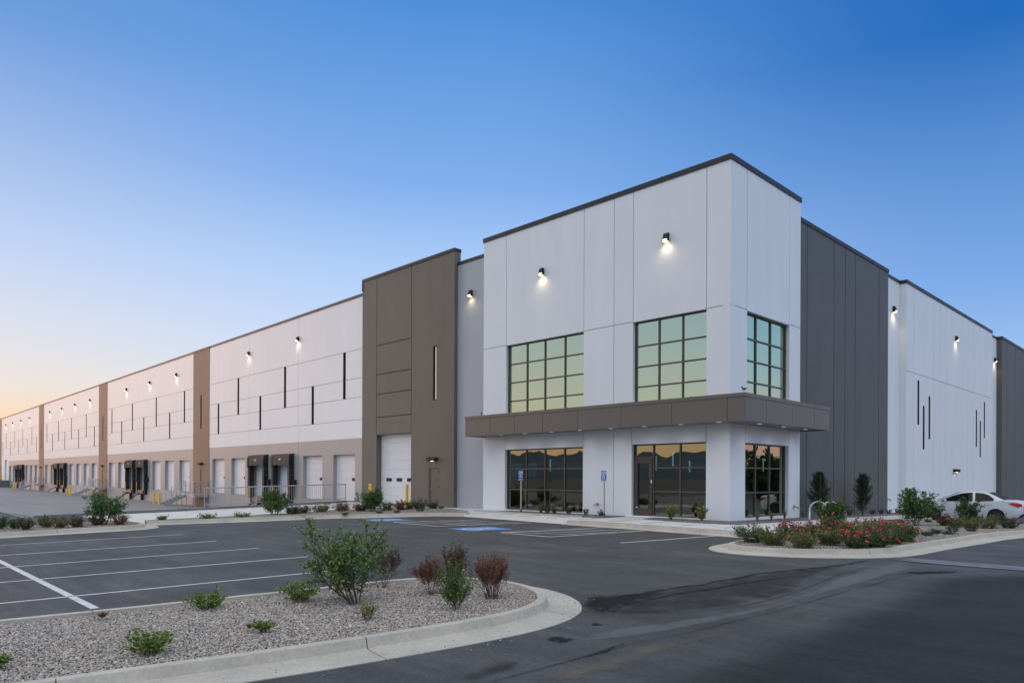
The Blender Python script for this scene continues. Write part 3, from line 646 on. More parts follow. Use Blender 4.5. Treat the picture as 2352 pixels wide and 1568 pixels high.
ribbon('asphalt_dust', [(-3.0, -20.2), (-1.5, -19.8), (0, -19.2)], .7, M['dust'], .002)
ribbon('asphalt_dust', [(-11, -12.5), (-6, -11.8), (-2, -12.2)], .5, M['dust'], .002)
for k_ in ('oil1', 'oil2', 'oil3'): blob('oil_spot', AR[k_], M['wet'], .013)

# ------------------------------------------------------------------ the building
ORD = ['first', 'second', 'third', 'fourth', 'fifth', 'sixth', 'seventh', 'eighth']
BLD = empty('warehouse_building', (-13, 10, 0), 'huge white, grey and brown concrete warehouse with a glazed corner office tower', 'warehouse')

def wall(name, fr, u0, u1, z0, z1, mats, opens=(), vl=(), hl=(), mf=None, th=.25, rw=.03, rd=.022, caulk_shade='caulk_shade'):
    mats = list(mats) if isinstance(mats, (list, tuple)) else [mats]
    us = {u0, u1}; zs = {z0, z1}; Rv = []
    for u, a, c in vl: Rv.append((u - rw / 2, u + rw / 2, a, c)); us |= {u - rw / 2, u + rw / 2}; zs |= {max(a, z0), min(c, z1)}
    for z, a, c in hl: Rv.append((a, c, z - rw / 2, z + rw / 2)); zs |= {z - rw / 2, z + rw / 2}; us |= {max(a, u0), min(c, u1)}
    for a, c, d, e in opens: us |= {max(a, u0), min(c, u1)}; zs |= {max(d, z0), min(e, z1)}
    zs |= set(getattr(mf, 'zs', []) if mf else []); us |= set(getattr(mf, 'us', []) if mf else [])
    us = sorted(x for x in us if u0 - 1e-6 <= x <= u1 + 1e-6); zs = sorted(x for x in zs if z0 - 1e-6 <= x <= z1 + 1e-6)
    def lev(i, j):
        if i < 0 or j < 0 or i >= len(us) - 1 or j >= len(zs) - 1: return -th, False
        u = (us[i] + us[i + 1]) / 2; z = (zs[j] + zs[j + 1]) / 2
        for a, c, d, e in opens:
            if a < u < c and d < z < e: return -th, False
        for a, c, d, e in Rv:
            if a < u < c and d < z < e: return -rd, True
        return 0.0, True
    mb = MB(); nu, nz = len(us) - 1, len(zs) - 1
    L = {(i, j): lev(i, j) for i in range(-1, nu + 1) for j in range(-1, nz + 1)}
    mi = lambda i, j: (mf((us[i] + us[i + 1]) / 2, (zs[j] + zs[j + 1]) / 2) if mf and 0 <= i < nu and 0 <= j < nz else 0)
    for i in range(nu):
        for j in range(nz):
            o, s = L[i, j]
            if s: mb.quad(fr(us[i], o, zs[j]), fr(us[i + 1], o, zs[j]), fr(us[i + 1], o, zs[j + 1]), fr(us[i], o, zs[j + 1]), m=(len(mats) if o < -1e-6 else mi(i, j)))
    for i in range(-1, nu):
        for j in range(nz):
            a, c = L[i, j][0], L[i + 1, j][0]
            if abs(a - c) > 1e-6:
                u = us[i + 1]; mb.quad(fr(u, a, zs[j]), fr(u, c, zs[j]), fr(u, c, zs[j + 1]), fr(u, a, zs[j + 1]), m=mi(i, j) if a > c else mi(i + 1, j))
    for i in range(nu):
        for j in range(-1, nz):
            a, c = L[i, j][0], L[i, j + 1][0]
            if abs(a - c) > 1e-6:
                z = zs[j + 1]; mb.quad(fr(us[i], a, z), fr(us[i + 1], a, z), fr(us[i + 1], c, z), fr(us[i], c, z), m=mi(i, j) if a > c else mi(i, j + 1))
    return mb.build(name, mats + [M[caulk_shade]], BLD)

def coping(fr, u0, u1, z, depth=.30, h=.16, out=.035, seam=3.0):
    mb = MB(); mb.box(fr, u0, u1, -depth, out, z - h + .02, z + .02)
    k = u0 + seam
    while k < u1 - .2: mb.box(fr, k - .03, k + .03, -depth - .004, out + .006, z - h + .014, z + .026); k += seam
    return mb.build('parapet_cap', M['coping'], BLD)

def window(fr, u0, u1, z0, z1, ucuts, zcuts, o=-.14, fw=.055, fd=.12, glass='glass', name='window', skip=None):
    mb = MB()
    mb.box(fr, u0, u0 + fw, o - fd, o, z0, z1); mb.box(fr, u1 - fw, u1, o - fd, o, z0, z1)
    mb.box(fr, u0 + fw, u1 - fw, o - fd, o, z0, z0 + fw); mb.box(fr, u0 + fw, u1 - fw, o - fd, o, z1 - fw, z1)
    for u in ucuts: mb.box(fr, u - fw / 2, u + fw / 2, o - fd, o - .004, z0 + fw, z1 - fw)
    ue = [u0 + fw] + list(ucuts) + [u1 - fw]
    for z in zcuts:
        for a, c in zip(ue[:-1], ue[1:]):
            if skip and skip(a, c, z): continue
            mb.box(fr, a + (fw / 2 if a in ucuts else 0), c - (fw / 2 if c in ucuts else 0), o - fd, o - .008, z - fw / 2, z + fw / 2)
    f = mb.build(name, M['frame'], BLD)
    g = MB(); g.quad(fr(u0 + fw * .5, o - fd * .45, z0 + fw * .5), fr(u1 - fw * .5, o - fd * .45, z0 + fw * .5), fr(u1 - fw * .5, o - fd * .45, z1 - fw * .5), fr(u0 + fw * .5, o - fd * .45, z1 - fw * .5))
    g.build('glass', M[glass], f); return f
def slot(fr, uc, z0, z1, wd=.26, gd=.09):
    fw = .032; u0, u1 = uc - wd / 2 - .002, uc + wd / 2 + .002; mb = MB()
    mb.box(fr, u0, u0 + fw, -.20, .006, z0, z1); mb.box(fr, u1 - fw, u1, -.20, .006, z0, z1); mb.box(fr, u0 + fw, u1 - fw, -.20, .006, z0, z0 + fw); mb.box(fr, u0 + fw, u1 - fw, -.20, .006, z1 - fw, z1)
    f = mb.build('slot_window', M['black'], BLD); g = MB(); g.quad(fr(u0 + fw, -gd, z0 + fw), fr(u1 - fw, -gd, z0 + fw), fr(u1 - fw, -gd, z1 - fw), fr(u0 + fw, -gd, z1 - fw)); g.build('glass', M['slot_glass'], f)
def dock_door(fr, u0, u1, z0, z1, o=-.24, wins=(), rib=.53):
    """sectional door: proud ribs and joints; wins = list of (ua,ub) of small lights"""
    mb = MB(); n = max(1, round((z1 - z0) / rib)); hh = (z1 - z0) / n; prof = []
    for k in range(n):
        z = z0 + k * hh; prof += [(z + .0, -.018), (z + .012, 0)]
        for q_ in range(1, 6): zz = z + hh * q_ / 6; prof += [(zz - .014, 0), (zz, -.007), (zz + .014, 0)]
        prof += [(z + hh - .010, 0), (z + hh, -.018)]
    for (za, oa), (zb2, ob) in zip(prof[:-1], prof[1:]):
        if zb2 > za - 1e-9: mb.quad(fr(u0, o + oa, za), fr(u1, o + oa, za), fr(u1, o + ob, zb2), fr(u0, o + ob, zb2))
    d = mb.build('roll_up_door', M['door_white'], BLD)
    mb = MB(); mb.box(fr, u0, u1, o - .03, o + .012, z0 - .05, z0 + .03); mb.build('bottom_seal', M['black'], d)
    for a, c in wins:
        w_ = MB(); za = z0 + hh * 2.62 if n < 7 else z0 + hh * 2.62; w_.box(fr, a, c, o + .001, o + .02, za, za + .19)
        f = w_.build('door_window', M['black'], d)
    return d
def man_door(fr, u0, u1, z0, z1, mname='man_door', o=-.05, hinge=1):
    mb = MB(); mb.box(fr, u0, u0 + .05, o - .05, o + .03, z0, z1); mb.box(fr, u1 - .05, u1, o - .05, o + .03, z0, z1); mb.box(fr, u0 + .05, u1 - .05, o - .05, o + .03, z1 - .05, z1)
    mb.box(fr, u0 + .056, u1 - .056, o - .04, o, z0 + .01, z1 - .056); d = mb.build('steel_door', M[mname], BLD)
    hx = u0 + .13 if hinge > 0 else u1 - .13
    h = MB(); h.tube(fr(hx, o, z0 + .98), fr(hx, o + .06, z0 + .98), .028, .028, 8); h.tube(fr(hx, o + .06, z0 + .98), fr(hx + .12 * hinge, o + .06, z0 + .98), .012, .012, 6); h.build('handle', M['chrome'], d)
    for z in (.25, 1.05, 1.85): h = MB(); h.box(fr, (u1 - .05 if hinge > 0 else u0 + .03), (u1 - .03 if hinge > 0 else u0 + .05), o, o + .045, z0 + z, z0 + z + .14); h.build('hinge', M['frame'], d)
    return d

# --- dock wing (long wall on the left)
H = 12.9
def wlocal(segs): return segs
def zoned(us=()):
    def f(u, z): return 0 if z > 4.05 else 1
    f.zs = [4.05]; return f
hi = (6.58, 9.54); lo = (5.19, 7.76)
def white_seg(u0, u1, joints, slots, doors, z_lo=-1.25, drivein=None):
    hl = [(z, u0, u1) for z in (9.54, 7.76, 6.58, 5.19)]; vl = [(j, z_lo, H) for j in joints]
    op = [(u - .16, u + .16, *(hi if h else lo)) for u, h in slots] + [(c - 1.37, c + 1.37, .1, 3.06) for c in doors]
    mf = zoned(); ms = [M['white'], M['grey_band']]
    if drivein:
        def mf(u, z): return 0 if (z > 4.05 or u > drivein[2]) else 1
        mf.zs = [4.05]; mf.us = [drivein[2]]; op.append((drivein[0], drivein[1], .1, 4.3))
    # small outlines of knock-out panels under the doors
    for c in doors: hl.append((-.02, c - 1.37, c + 1.37)); hl.append((-.26, c - 1.37, c + 1.37)); vl += [(c - 1.36, -.27, -.01), (c + 1.36, -.27, -.01)]
    wall('wall', DOCK, u0, u1, z_lo, H, ms, op, vl, hl, mf)
    for u, h in slots: slot(DOCK, u, *(hi if h else lo), .32)
    for c in doors: dock_door(DOCK, c - 1.36, c + 1.36, .1, 3.05, wins=[(c - 1.16, c - .62)])
    if drivein: dock_door(DOCK, drivein[0], drivein[1], .1, 4.28, wins=[])
    coping(DOCK, u0, u1, H)
def pilaster(u0, u1, doorc=None):
    op = [((u0 + u1) / 2 - .14, (u0 + u1) / 2 + .14, 5.82, 8.82)]
    if doorc: op.append((doorc - .51, doorc + .51, .02, 2.18))
    P_ = FR(DOCK(0, .03, 0), DOCK.ud, DOCK.od, DOCK.sl)
    wall('pilaster', P_, u0, u1, -1.25, H, M['pil'], op, th=.28)
    slot(P_, (u0 + u1) / 2, 5.82, 8.82, .28)
    if doorc: man_door(P_, doorc - .5, doorc + .5, .02, 2.17, 'pil', hinge=-1)
    coping(P_, u0, u1, H)
S1 = [(2.49 + 4.236 * k, k % 2 == 0) for k in range(6)]
white_seg(0.0, 25.75, (8.83, 17.31), S1, [2.52, 6.73, 10.96, 15.2, 19.44, 23.65])
pilaster(25.75, 29.70, 27.37)
S2 = [(32.12 + 4.206 * k, k % 2 == 0) for k in range(7)]
white_seg(29.70, 59.43, (34.3, 42.65, 51.16), S2, [32.1, 36.34, 40.43, 44.8, 49.0, 53.2, 57.3])
pilaster(59.43, 63.36, 61.2)
S3 = [(65.70 + 4.27 * k, k % 2 == 1) for k in range(8)]
white_seg(63.36, 98.02, (67.97, 76.44, 84.87, 93.4), S3, [65.7, 70.0, 74.2, 78.5, 82.9, 87.2, 91.3, 95.5])
pilaster(98.02, 101.94, 99.9)
S4 = [(104.15, 0), (108.3, 1), (112.7, 0), (117.0, 1), (121.3, 0), (125.57, 1), (130.2, 0), (135.6, 1), (139.8, 0)]
white_seg(101.94, 141.3, (110.5, 119.1, 127.7, 132.5), S4, [104.2, 108.5, 112.8, 117.0, 121.3, 126, 130.4], drivein=(134.1, 137.4, 132.5))
pilaster(141.3, 145.3, 143.2)
white_seg(145.3, 186, (153.8, 162.3, 170.8), [(147.6 + 4.25 * k, k % 2) for k in range(8)], [147.6 + 4.25 * k for k in range(8)])

# --- brown roll-up block
BRU0, BRU1 = -24.44, -15.75
hlb = [(z, -22.9, -19.48) for z in (9.43, 7.70, 6.54, 5.17)]
vlb = [(-22.9, 4.14, 13.5), (-19.48, 4.14, 13.5)]
wall('brown_wall', FRONT, BRU0, BRU1, -1.2, 13.5, M['brown'], [(-22.9, -19.48, .05, 4.14), (-17.86, -16.98, .04, 2.16), (-17.52, -17.18, 5.8, 8.72)], vlb, hlb, th=.42, rw=.045, rd=.03, caulk_shade='caulk_shade_dark')
dock_door(FRONT, -22.9, -19.48, .06, 4.14, o=-.36, wins=[(-22.35, -21.82), (-21.33, -20.80), (-20.30, -19.77)])
man_door(FRONT, -17.85, -16.99, .04, 2.15, hinge=1)
slot(FRONT, -17.35, 5.8, 8.72, .34, .06)
coping(FRONT, BRU0 - .02, BRU1 + .02, 13.62, depth=.45)
b = MB(); b.box(FRONT, BRU0 - .03, BRU0 + .05, -.45, .035, H + .02, 13.46); b.build('parapet_cap', M['coping'], BLD)
# --- recessed grey panel
RC = FR((0, .22, 0), (1, 0, 0), (0, -1, 0))
wall('recessed_wall', RC, BRU1 - .0, -13.3, -.2, H, M['recess_grey'], th=.1); coping(RC, BRU1 + .02, -13.5, H)
# --- office tower, front
TW0, TH = -13.47, 13.5
vlt = [(-11.84, 8.02, TH), (-6.98, 8.02, TH), (-5.34, -.2, TH), (-4.36, 8.02, TH), (-.99, 8.02, TH), (-11.90, 3.0, 3.7), (-7.0, 3.0, 3.7), (-4.41, 3.0, 3.7), (-.98, 3.0, 3.7)]
hlt = [(8.035, TW0, -11.86), (8.035, -6.97, -4.38), (8.035, -.97, -.003)]
wall('tower_wall', FRONT, TW0, -.003, -.2, TH, M['white'], [(-11.84, -6.98, 4.72, 8.02), (-4.36, -.98, 4.74, 8.02), (-11.90, -7.0, .10, 2.99), (-4.41, -.98, .10, 3.01)], vlt, hlt, th=.30)
window(FRONT, -11.84, -6.98, 4.2, 8.02, (-10.58, -9.43, -8.20), (5.32, 6.21, 7.10), glass='glass_up')
window(FRONT, -4.36, -.98, 4.2, 8.02, (-3.20, -2.11), (5.36, 6.18, 7.02), glass='glass_up')
window(FRONT, -11.90, -7.0, .10, 2.99, (-10.60, -9.40, -8.20), (1.07, 2.05))
window(FRONT, -4.41, -.98, .10, 3.01, (-3.44, -2.20), (1.10, 2.04), skip=lambda a, c, z: c < -3.3)
# entrance door in the left bay
mb = MB(); o_ = -.13
for a, c, d, e in ((-4.35, -4.20, .08, 2.42), (-3.64, -3.48, .08, 2.42), (-4.20, -3.64, .08, .42), (-4.20, -3.64, 2.24, 2.42)): mb.box(FRONT, a, c, o_ - .06, o_ + .012, d, e)
mb.box(FRONT, -4.36, -3.47, o_ - .10, o_ + .004, 2.425, 2.50)
dr = mb.build('entrance_door', mat('bronze_door', (.075, .062, .054), rough=.45, metal=.3), BLD)
mb = MB(); mb.tube(FRONT(-3.57, .0, .42), FRONT(-3.57, .0, 1.62), .016); mb.tube(FRONT(-3.57, -.12, .62), FRONT(-3.57, 0, .62), .014); mb.tube(FRONT(-3.57, -.12, 1.42), FRONT(-3.57, 0, 1.42), .014); mb.build('handle', M['black'], dr)
mb = MB(); mb.box(FRONT, -4.28, -4.16, -.115, -.112, .43, .46); mb.box(FRONT, -3.52, -3.47, -.10, -.08, 1.42, 1.56); mb.build('door_decal', M['sign_white'], dr)
b = MB(); b.box(FRONT, TW0 - .04, .04, -.42, .04, TH - .13, TH + .07)
for k in (-11.8, -8.8, -5.8, -3.0): b.box(FRONT, k - .04, k + .04, -.424, .046, TH - .136, TH + .076)
b.build('parapet_cap', M['coping'], BLD)
b = MB(); b.box(SIDE, .42, 5.99, -.42, .04, TH - .13, TH + .07); b.build('parapet_cap', M['coping'], BLD)
# --- office tower, side
vls = [(.15, -.2, TH), (1.26, 8.02, TH), (4.9, 8.02, TH), (1.16, 3.0, 3.7), (4.87, 3.0, 3.7)]
wall('tower_wall', SIDE, .003, 5.95, -.2, TH, M['white_e'], [(1.27, 4.91, 4.7, 8.0), (1.16, 4.87, .12, 2.99)], vls, [(8.035, .003, 1.25), (8.035, 4.92, 5.95)], th=.30)
window(SIDE, 1.27, 4.91, 4.2, 8.0, (2.31, 3.55), (5.36, 6.18, 7.02), glass='glass_up')
window(SIDE, 1.16, 4.87, .12, 2.99, (2.29, 3.49), (1.08, 2.04))
# --- canopy
b = MB(); zc0, zc1 = 3.63, 4.46; CX0, CX1, CO = TW0, 1.2, 1.2
PF = []
b.box(WORLD, CX0 + .07, CX1 - .08, -CO + .07, 5.94, 4.30, 4.38)                         # deck
b.build('canopy_deck', M['canopy'], BLD)
CAN = MB(); cuts = [CX0 + .0]; cuts = [CX0, -11.7, -10.05, -8.3, -6.3, -4.05, -1.72, .55, CX1]
for a, c in zip(cuts[:-1], cuts[1:]): CAN.box(FRONT, a + .008, c - .008, CO - .03, CO, zc0, zc1)
cutS = [-CO + .06, .42, 2.55, 4.55, 6.05]
for a, c in zip(cutS[:-1], cutS[1:]): CAN.box(SIDE, a + .008, c - .008, CX1 - .03, CX1, zc0, zc1)
CAN.box(SIDE, -CO + .004, -CO + .052, CX1 - .035, CX1 - .001, zc0, zc1)
CAN.box(WORLD, CX0, CX0 + .03, -CO + .035, -.01, zc0, zc1); CAN.box(WORLD, .01, CX1 - .04, 6.02, 6.05, zc0, zc1)
CAN.box(WORLD, CX0 + .01, CX1 - .05, -CO + .045, -CO + .06, zc0 + .02, zc1); CAN.box(WORLD, CX1 - .065, CX1 - .05, -CO + .06, 6.0, zc0 + .02, zc1)
can = CAN.build('canopy_fascia', M['canopy'], BLD)
b = MB(); b.box(FRONT, CX0 - .015, CX1 + .02, CO - .22, CO + .02, zc1 + .004, zc1 + .135); b.box(SIDE, -CO + .22, 6.07, CX1 - .22, CX1 + .02, zc1 + .004, zc1 + .135)
for k in (-12.9, -9.9, -6.9, -3.9, -.9): b.box(FRONT, k - .03, k + .03, CO - .222, CO + .026, zc1, zc1 + .145)
for k in (1.8, 4.6): b.box(SIDE, k - .03, k + .03, CX1 - .222, CX1 + .026, zc1, zc1 + .145)
b.build('canopy_cap', M['canopy'], BLD)
b = MB(); sx_ = [CX0 + .03, -10.9, -8.3, -5.7, -3.1, -.5]
for a, c in zip(sx_[:-1], sx_[1:]): b.box(WORLD, a + .006, c - .006, -CO + .06, -.002, zc0 + .035, zc0 + .05)
b.box(WORLD, -.494, CX1 - .05, -CO + .06, -.006, zc0 + .035, zc0 + .05)
for a, c in ((0, 2.0), (2.0, 4.0), (4.0, 6.0)): b.box(WORLD, .004, CX1 - .05, a + .006, c - .006, zc0 + .035, zc0 + .05)
b.build('canopy_soffit', M['soffit'], BLD)
b = MB(); b.box(WORLD, .01, CX1 - .06, 5.955, 6.015, zc0 + .02, zc1 - .1); b.build('canopy_end', M['canopy'], BLD)
DL = [(-11.55, -.62), (-9.95, -.62), (-8.3, -.62), (-6.65, -.62), (-5.0, -.62), (-3.35, -.62), (-1.7, -.62), (-.1, -.62), (.6, 1.1), (.6, 3.1), (.6, 5.1)]
for i, (x, y) in enumerate(DL):
    b = MB(); b.tube((x, y, zc0 + .024), (x, y, zc0 + .036), .085, .085, 16); d = b.build('canopy_downlight', M['lens_dim'], BLD)
    ld = bpy.data.lights.new('downlight', 'SPOT'); ld.energy = 10; ld.color = (1.0, .93, .86); ld.spot_size = R(150); ld.spot_blend = 1.0; ld.shadow_soft_size = .15
    lo_ = bpy.data.objects.new('downlight', ld); COL.objects.link(lo_); lo_.parent = d; lo_.location = Vector((x, y, zc0 - .03)) - wloc(d)

# --- side walls going back
DK = FR((-.2, 0, 0), (0, 1, 0), (1, 0, 0)); LP = FR((-.36, 0, 0), (0, 1, 0), (1, 0, 0))
wall('dark_wall', DK, 5.95, 17.35, -.8, 12.85, M['dark_grey'], vl=[(y, -.8, 12.85) for y in (7.08, 10.05, 11.39, 12.69, 15.97)], th=.3, rw=.05, rd=.035, caulk_shade='caulk_shade_dark'); coping(DK, 5.99, 17.4, 12.9, h=.18)
wall('recessed_wall', LP, 17.35, 19.72, -.8, 12.75, M['white_e'], th=.1); coping(LP, 17.4, 19.68, 12.78)
sl = [(21.84, 4.81, 7.38), (22.86, 3.40, 5.97), (23.95, 4.05, 6.63), (34.82, 3.94, 6.56), (35.9, 3.26, 5.86), (37.04, 4.66, 7.29)]
vlw = [(y, a, c) for y in (21.01, 24.79, 26.09, 27.41, 31.21, 32.59, 33.95, 37.80) for a, c in ((-.8, 7.68), (7.76, 12.7))] + [(28.62, .0, 2.02), (29.62, .0, 2.02)]
wall('white_wall', SIDE, 19.70, 39.28, -.8, 12.70, M['white_e'], [(u - .15, u + .15, a, c) for u, a, c in sl], vlw, [(7.72, 19.7, 39.28), (2.02, 28.62, 29.62)], th=.45, rw=.035); coping(SIDE, 19.66, 39.32, 12.78, depth=.5, h=.2)
for u, a, c in sl: slot(SIDE, u, a, c, .30)
wall('recessed_wall', LP, 39.28, 42.5, -.8, 12.75, M['white_e'], th=.1); coping(LP, 39.34, 42.4, 12.78)
wall('dark_wall', SIDE, 42.45, 72, -.8, 12.75, M['dark_grey'], vl=[(y, -.8, 12.75) for y in (44.05, 47.16, 49.78, 53, 56)], th=.45, rw=.05, rd=.035, caulk_shade='caulk_shade_dark'); coping(SIDE, 42.40, 72, 12.82, depth=.5, h=.2)
# --- roof, back walls, interior
b = MB(); b.quad((-.75, .75, 12.3), (-24.4, .75, 12.3), tuple(DOCK(0, -.3, 12.3)), tuple(DOCK(200, -.3, 12.3)), (-215, 95, 12.3), (-.75, 95, 12.3)); b.box(WORLD, TW0 + .3, -.45, .45, 5.9, 13.0, 13.1); b.build('roof', M['coping'], BLD)
b = MB()
b.box(WORLD, TW0 - .02, TW0 + .3, .32, 6, 12.3, TH - .02)      # parapet return of the tower
b.box(WORLD, TW0, -.02, 5.6, 5.94, 12.31, TH - .02)
b.box(WORLD, -.34, -.02, 5.5, 5.94, 12.0, TH - .02)
b.build('parapet_return', M['white'], BLD)
INP = [(-.45, .44), (-24.3, .44), tuple(DOCK(0, -.3, 0))[:2], tuple(DOCK(56, -.3, 0))[:2], (-80, 44.9), (-.45, 44.9)]
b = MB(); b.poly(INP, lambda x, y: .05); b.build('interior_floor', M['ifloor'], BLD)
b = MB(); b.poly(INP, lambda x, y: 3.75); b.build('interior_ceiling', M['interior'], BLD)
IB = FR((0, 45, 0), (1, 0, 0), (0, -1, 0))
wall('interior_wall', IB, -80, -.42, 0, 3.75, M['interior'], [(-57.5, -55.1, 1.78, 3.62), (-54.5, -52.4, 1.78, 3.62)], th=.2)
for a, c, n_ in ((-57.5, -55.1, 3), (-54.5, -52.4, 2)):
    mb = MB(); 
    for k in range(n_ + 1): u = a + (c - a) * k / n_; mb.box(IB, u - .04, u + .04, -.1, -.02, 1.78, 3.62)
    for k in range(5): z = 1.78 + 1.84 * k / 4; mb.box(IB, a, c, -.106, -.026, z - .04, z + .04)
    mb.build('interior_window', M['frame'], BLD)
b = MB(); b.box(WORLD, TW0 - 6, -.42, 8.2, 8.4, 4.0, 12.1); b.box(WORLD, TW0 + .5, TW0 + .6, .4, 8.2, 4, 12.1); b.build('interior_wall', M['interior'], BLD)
for (x, y, z0_, z1_) in ((-6.61, 5, 2.0, 2.7), (-5.66, 5, 2.2, 2.85), (-4.76, 5, 1.92, 2.45), (-13.49, 5, 2.0, 2.65), (-5, 12.78, 2.03, 2.72)):
    b = MB(); b.tube((x, y, z0_), (x, y, z1_), .035, .035, 8); t_ = b.build('pendant_tube_light', M['tube'], loc=(x, y, z0_)); 
    b = MB(); b.tube((x, y, z1_), (x, y, 3.75), .006, .006, 5); b.build('cable', M['black'], t_)
    tag(t_, {(-6.61): 'glowing vertical tube light left of three seen through the glazing right of the entrance door', -5.66: 'glowing vertical tube light, middle of three seen through the glazing beside the entrance', -4.76: 'glowing vertical tube light seen through the rightmost pane beside the entrance door', -13.49: 'glowing vertical tube light seen through the wide window left of the signs', -5: 'glowing vertical tube light seen through the ground window on the side face'}[x], 'pendant light', 'tube lights hanging inside the office')

# --- wall lamps
def wall_lamp(fr, u, z, label, power=6.0, group='wall lamps lit along the parapet'):
    root = empty('wall_lamp', fr(u, 0, z), label, 'wall lamp', group); mb = MB(); hw = .105
    P = lambda a, o, c: fr(u + a, o, z + c)
    prof = [(0, .17), (.10, .17), (.17, -.04), (.15, -.16), (0, -.16)]
    for sgn in (-1, 1): mb.quad(*[P(sgn * hw, o + .004, c) for o, c in prof])
    for (o1, c1), (o2, c2) in zip(prof, prof[1:]):
        if (c1, c2) != (-.16, -.16): mb.quad(P(-hw, o1 + .004, c1), P(hw, o1 + .004, c1), P(hw, o2 + .004, c2), P(-hw, o2 + .004, c2))
    mb.build('housing', M['black'], root)
    l = MB(); l.quad(P(-hw + .01, .03, -.165), P(hw - .01, .03, -.165), P(hw - .01, .15, -.165), P(-hw + .01, .15, -.165)); l.quad(P(-hw + .01, .157, -.16), P(hw - .01, .157, -.16), P(hw - .01, .172, -.08), P(-hw + .01, .172, -.08))
    l.build('lens', M['lens'], root)
    ld = bpy.data.lights.new('wall_lamp_light', 'SPOT'); ld.energy = power; ld.color = (1.0, .76, .46); ld.spot_size = R(140); ld.spot_blend = 1.0; ld.shadow_soft_size = .10
    lo_ = bpy.data.objects.new('lamp_light', ld); COL.objects.link(lo_); lo_.parent = root; lo_.location = fr(u, .17, z - .19) - wloc(root)
    lo_.rotation_euler = (fr.od * -.22 + Vector((0, 0, -1))).to_track_quat('-Z', 'Y').to_euler(); return root
def door_lamp(fr, u, z, label, lit, wdt=.72):
    root = empty('door_lamp', fr(u, 0, z), label, 'door lamp', 'flat box lamps above the side doors'); mb = MB(); mb.box(fr, u - wdt / 2, u + wdt / 2, .004, .22, z - .10, z + .10); mb.build('housing', M['black'], root, bevel=.012)
    l = MB(); l.box(fr, u - .06, u + .06, .07, .15, z - .12, z - .101); l.build('lens', M['lens'] if lit else M['frame'], root)
    if lit:
        ld = bpy.data.lights.new('door_lamp_light', 'SPOT'); ld.energy = lit; ld.color = (1, .74, .42); ld.spot_size = R(110); ld.spot_blend = .9; ld.shadow_soft_size = .04
        lo_ = bpy.data.objects.new('lamp_light', ld); COL.objects.link(lo_); lo_.parent = root; lo_.location = fr(u, .10, z - .13) - wloc(root); lo_.rotation_euler = (fr.od * -.15 + Vector((0, 0, -1))).to_track_quat('-Z', 'Y').to_euler()
LPW = 20.0
wall_lamp(FRONT, -9.45, 11.1, 'lit wall lamp high on the white office tower above its wide four-column window', LPW)
wall_lamp(FRONT, -2.74, 11.1, 'lit wall lamp high on the white office tower above the window nearest the corner', LPW)
wall_lamp(RC, -14.66, 11.08, 'lit wall lamp on the narrow grey wall between brown block and white tower', LPW)
wall_lamp(LP, 18.63, 11.0, 'lit wall lamp on the pale recessed wall right of the charcoal side wall', LPW * 1.6)
wall_lamp(SIDE, 29.49, 10.85, 'lit wall lamp high on the white side wall above its small door', LPW * 1.4)
wall_lamp(LP, 41.66, 10.92, 'lit wall lamp on the recessed strip at the far right before the last dark wall', LPW * 1.6)
for j, us_ in enumerate(((8.87, 17.31), (34.3, 42.65, 51.2), (67.97, 76.44, 84.87, 93.4), (110.5, 119.1, 127.7, 136))):
    base = ['the nearest white dock wall', 'the second white dock wall', 'the third white dock wall', 'the farthest white dock wall'][j]
    for i, u in enumerate(us_): wall_lamp(DOCK, u, 11.25, 'lit wall lamp on %s, %s from its right end' % (base, ORD[i]), LPW * (1 + u / 80))
door_lamp(FRONT, -17.45, 2.62, 'black box lamp glowing above the narrow door of the brown block', .9)
PD = FR(DOCK(0, .03, 0), DOCK.ud, DOCK.od, DOCK.sl)
for u, t_ in ((27.6, 'nearest'), (61.4, 'second nearest'), (100.0, 'third nearest'), (143.2, 'farthest')): door_lamp(PD, u, 2.68, 'black box lamp above the door of the %s tan pilaster on the dock wall' % t_, 0)
door_lamp(SIDE, 29.45, 2.22, 'black box lamp glowing above the white door on the side wall', 3, .9)

# --- hose taps on the tower wall
def tap(fr, u, z, label):
    mb = MB(); mb.tube(fr(u, 0, z), fr(u, .05, z), .075, .07, 12); mb.tube(fr(u, .05, z), fr(u, .15, z), .032, .032, 10); mb.tube(fr(u, .13, z - .01), fr(u - .05, .21, z - .05), .04, .045, 10)
    o = mb.build('hose_tap', M['post'], loc=tuple(fr(u, 0, z))); tag(o, label, 'hose tap', 'hose connections on the office walls')
tap(FRONT, -6.17, .52, 'small metal hose connection low on the white wall beside the right parking sign')
tap(SIDE, 5.36, .47, 'small metal hose connection low on the white side wall right of the corner window')
tap(LP, 17.75, .55, 'small metal hose connection low on the pale recessed wall beyond the charcoal wall')

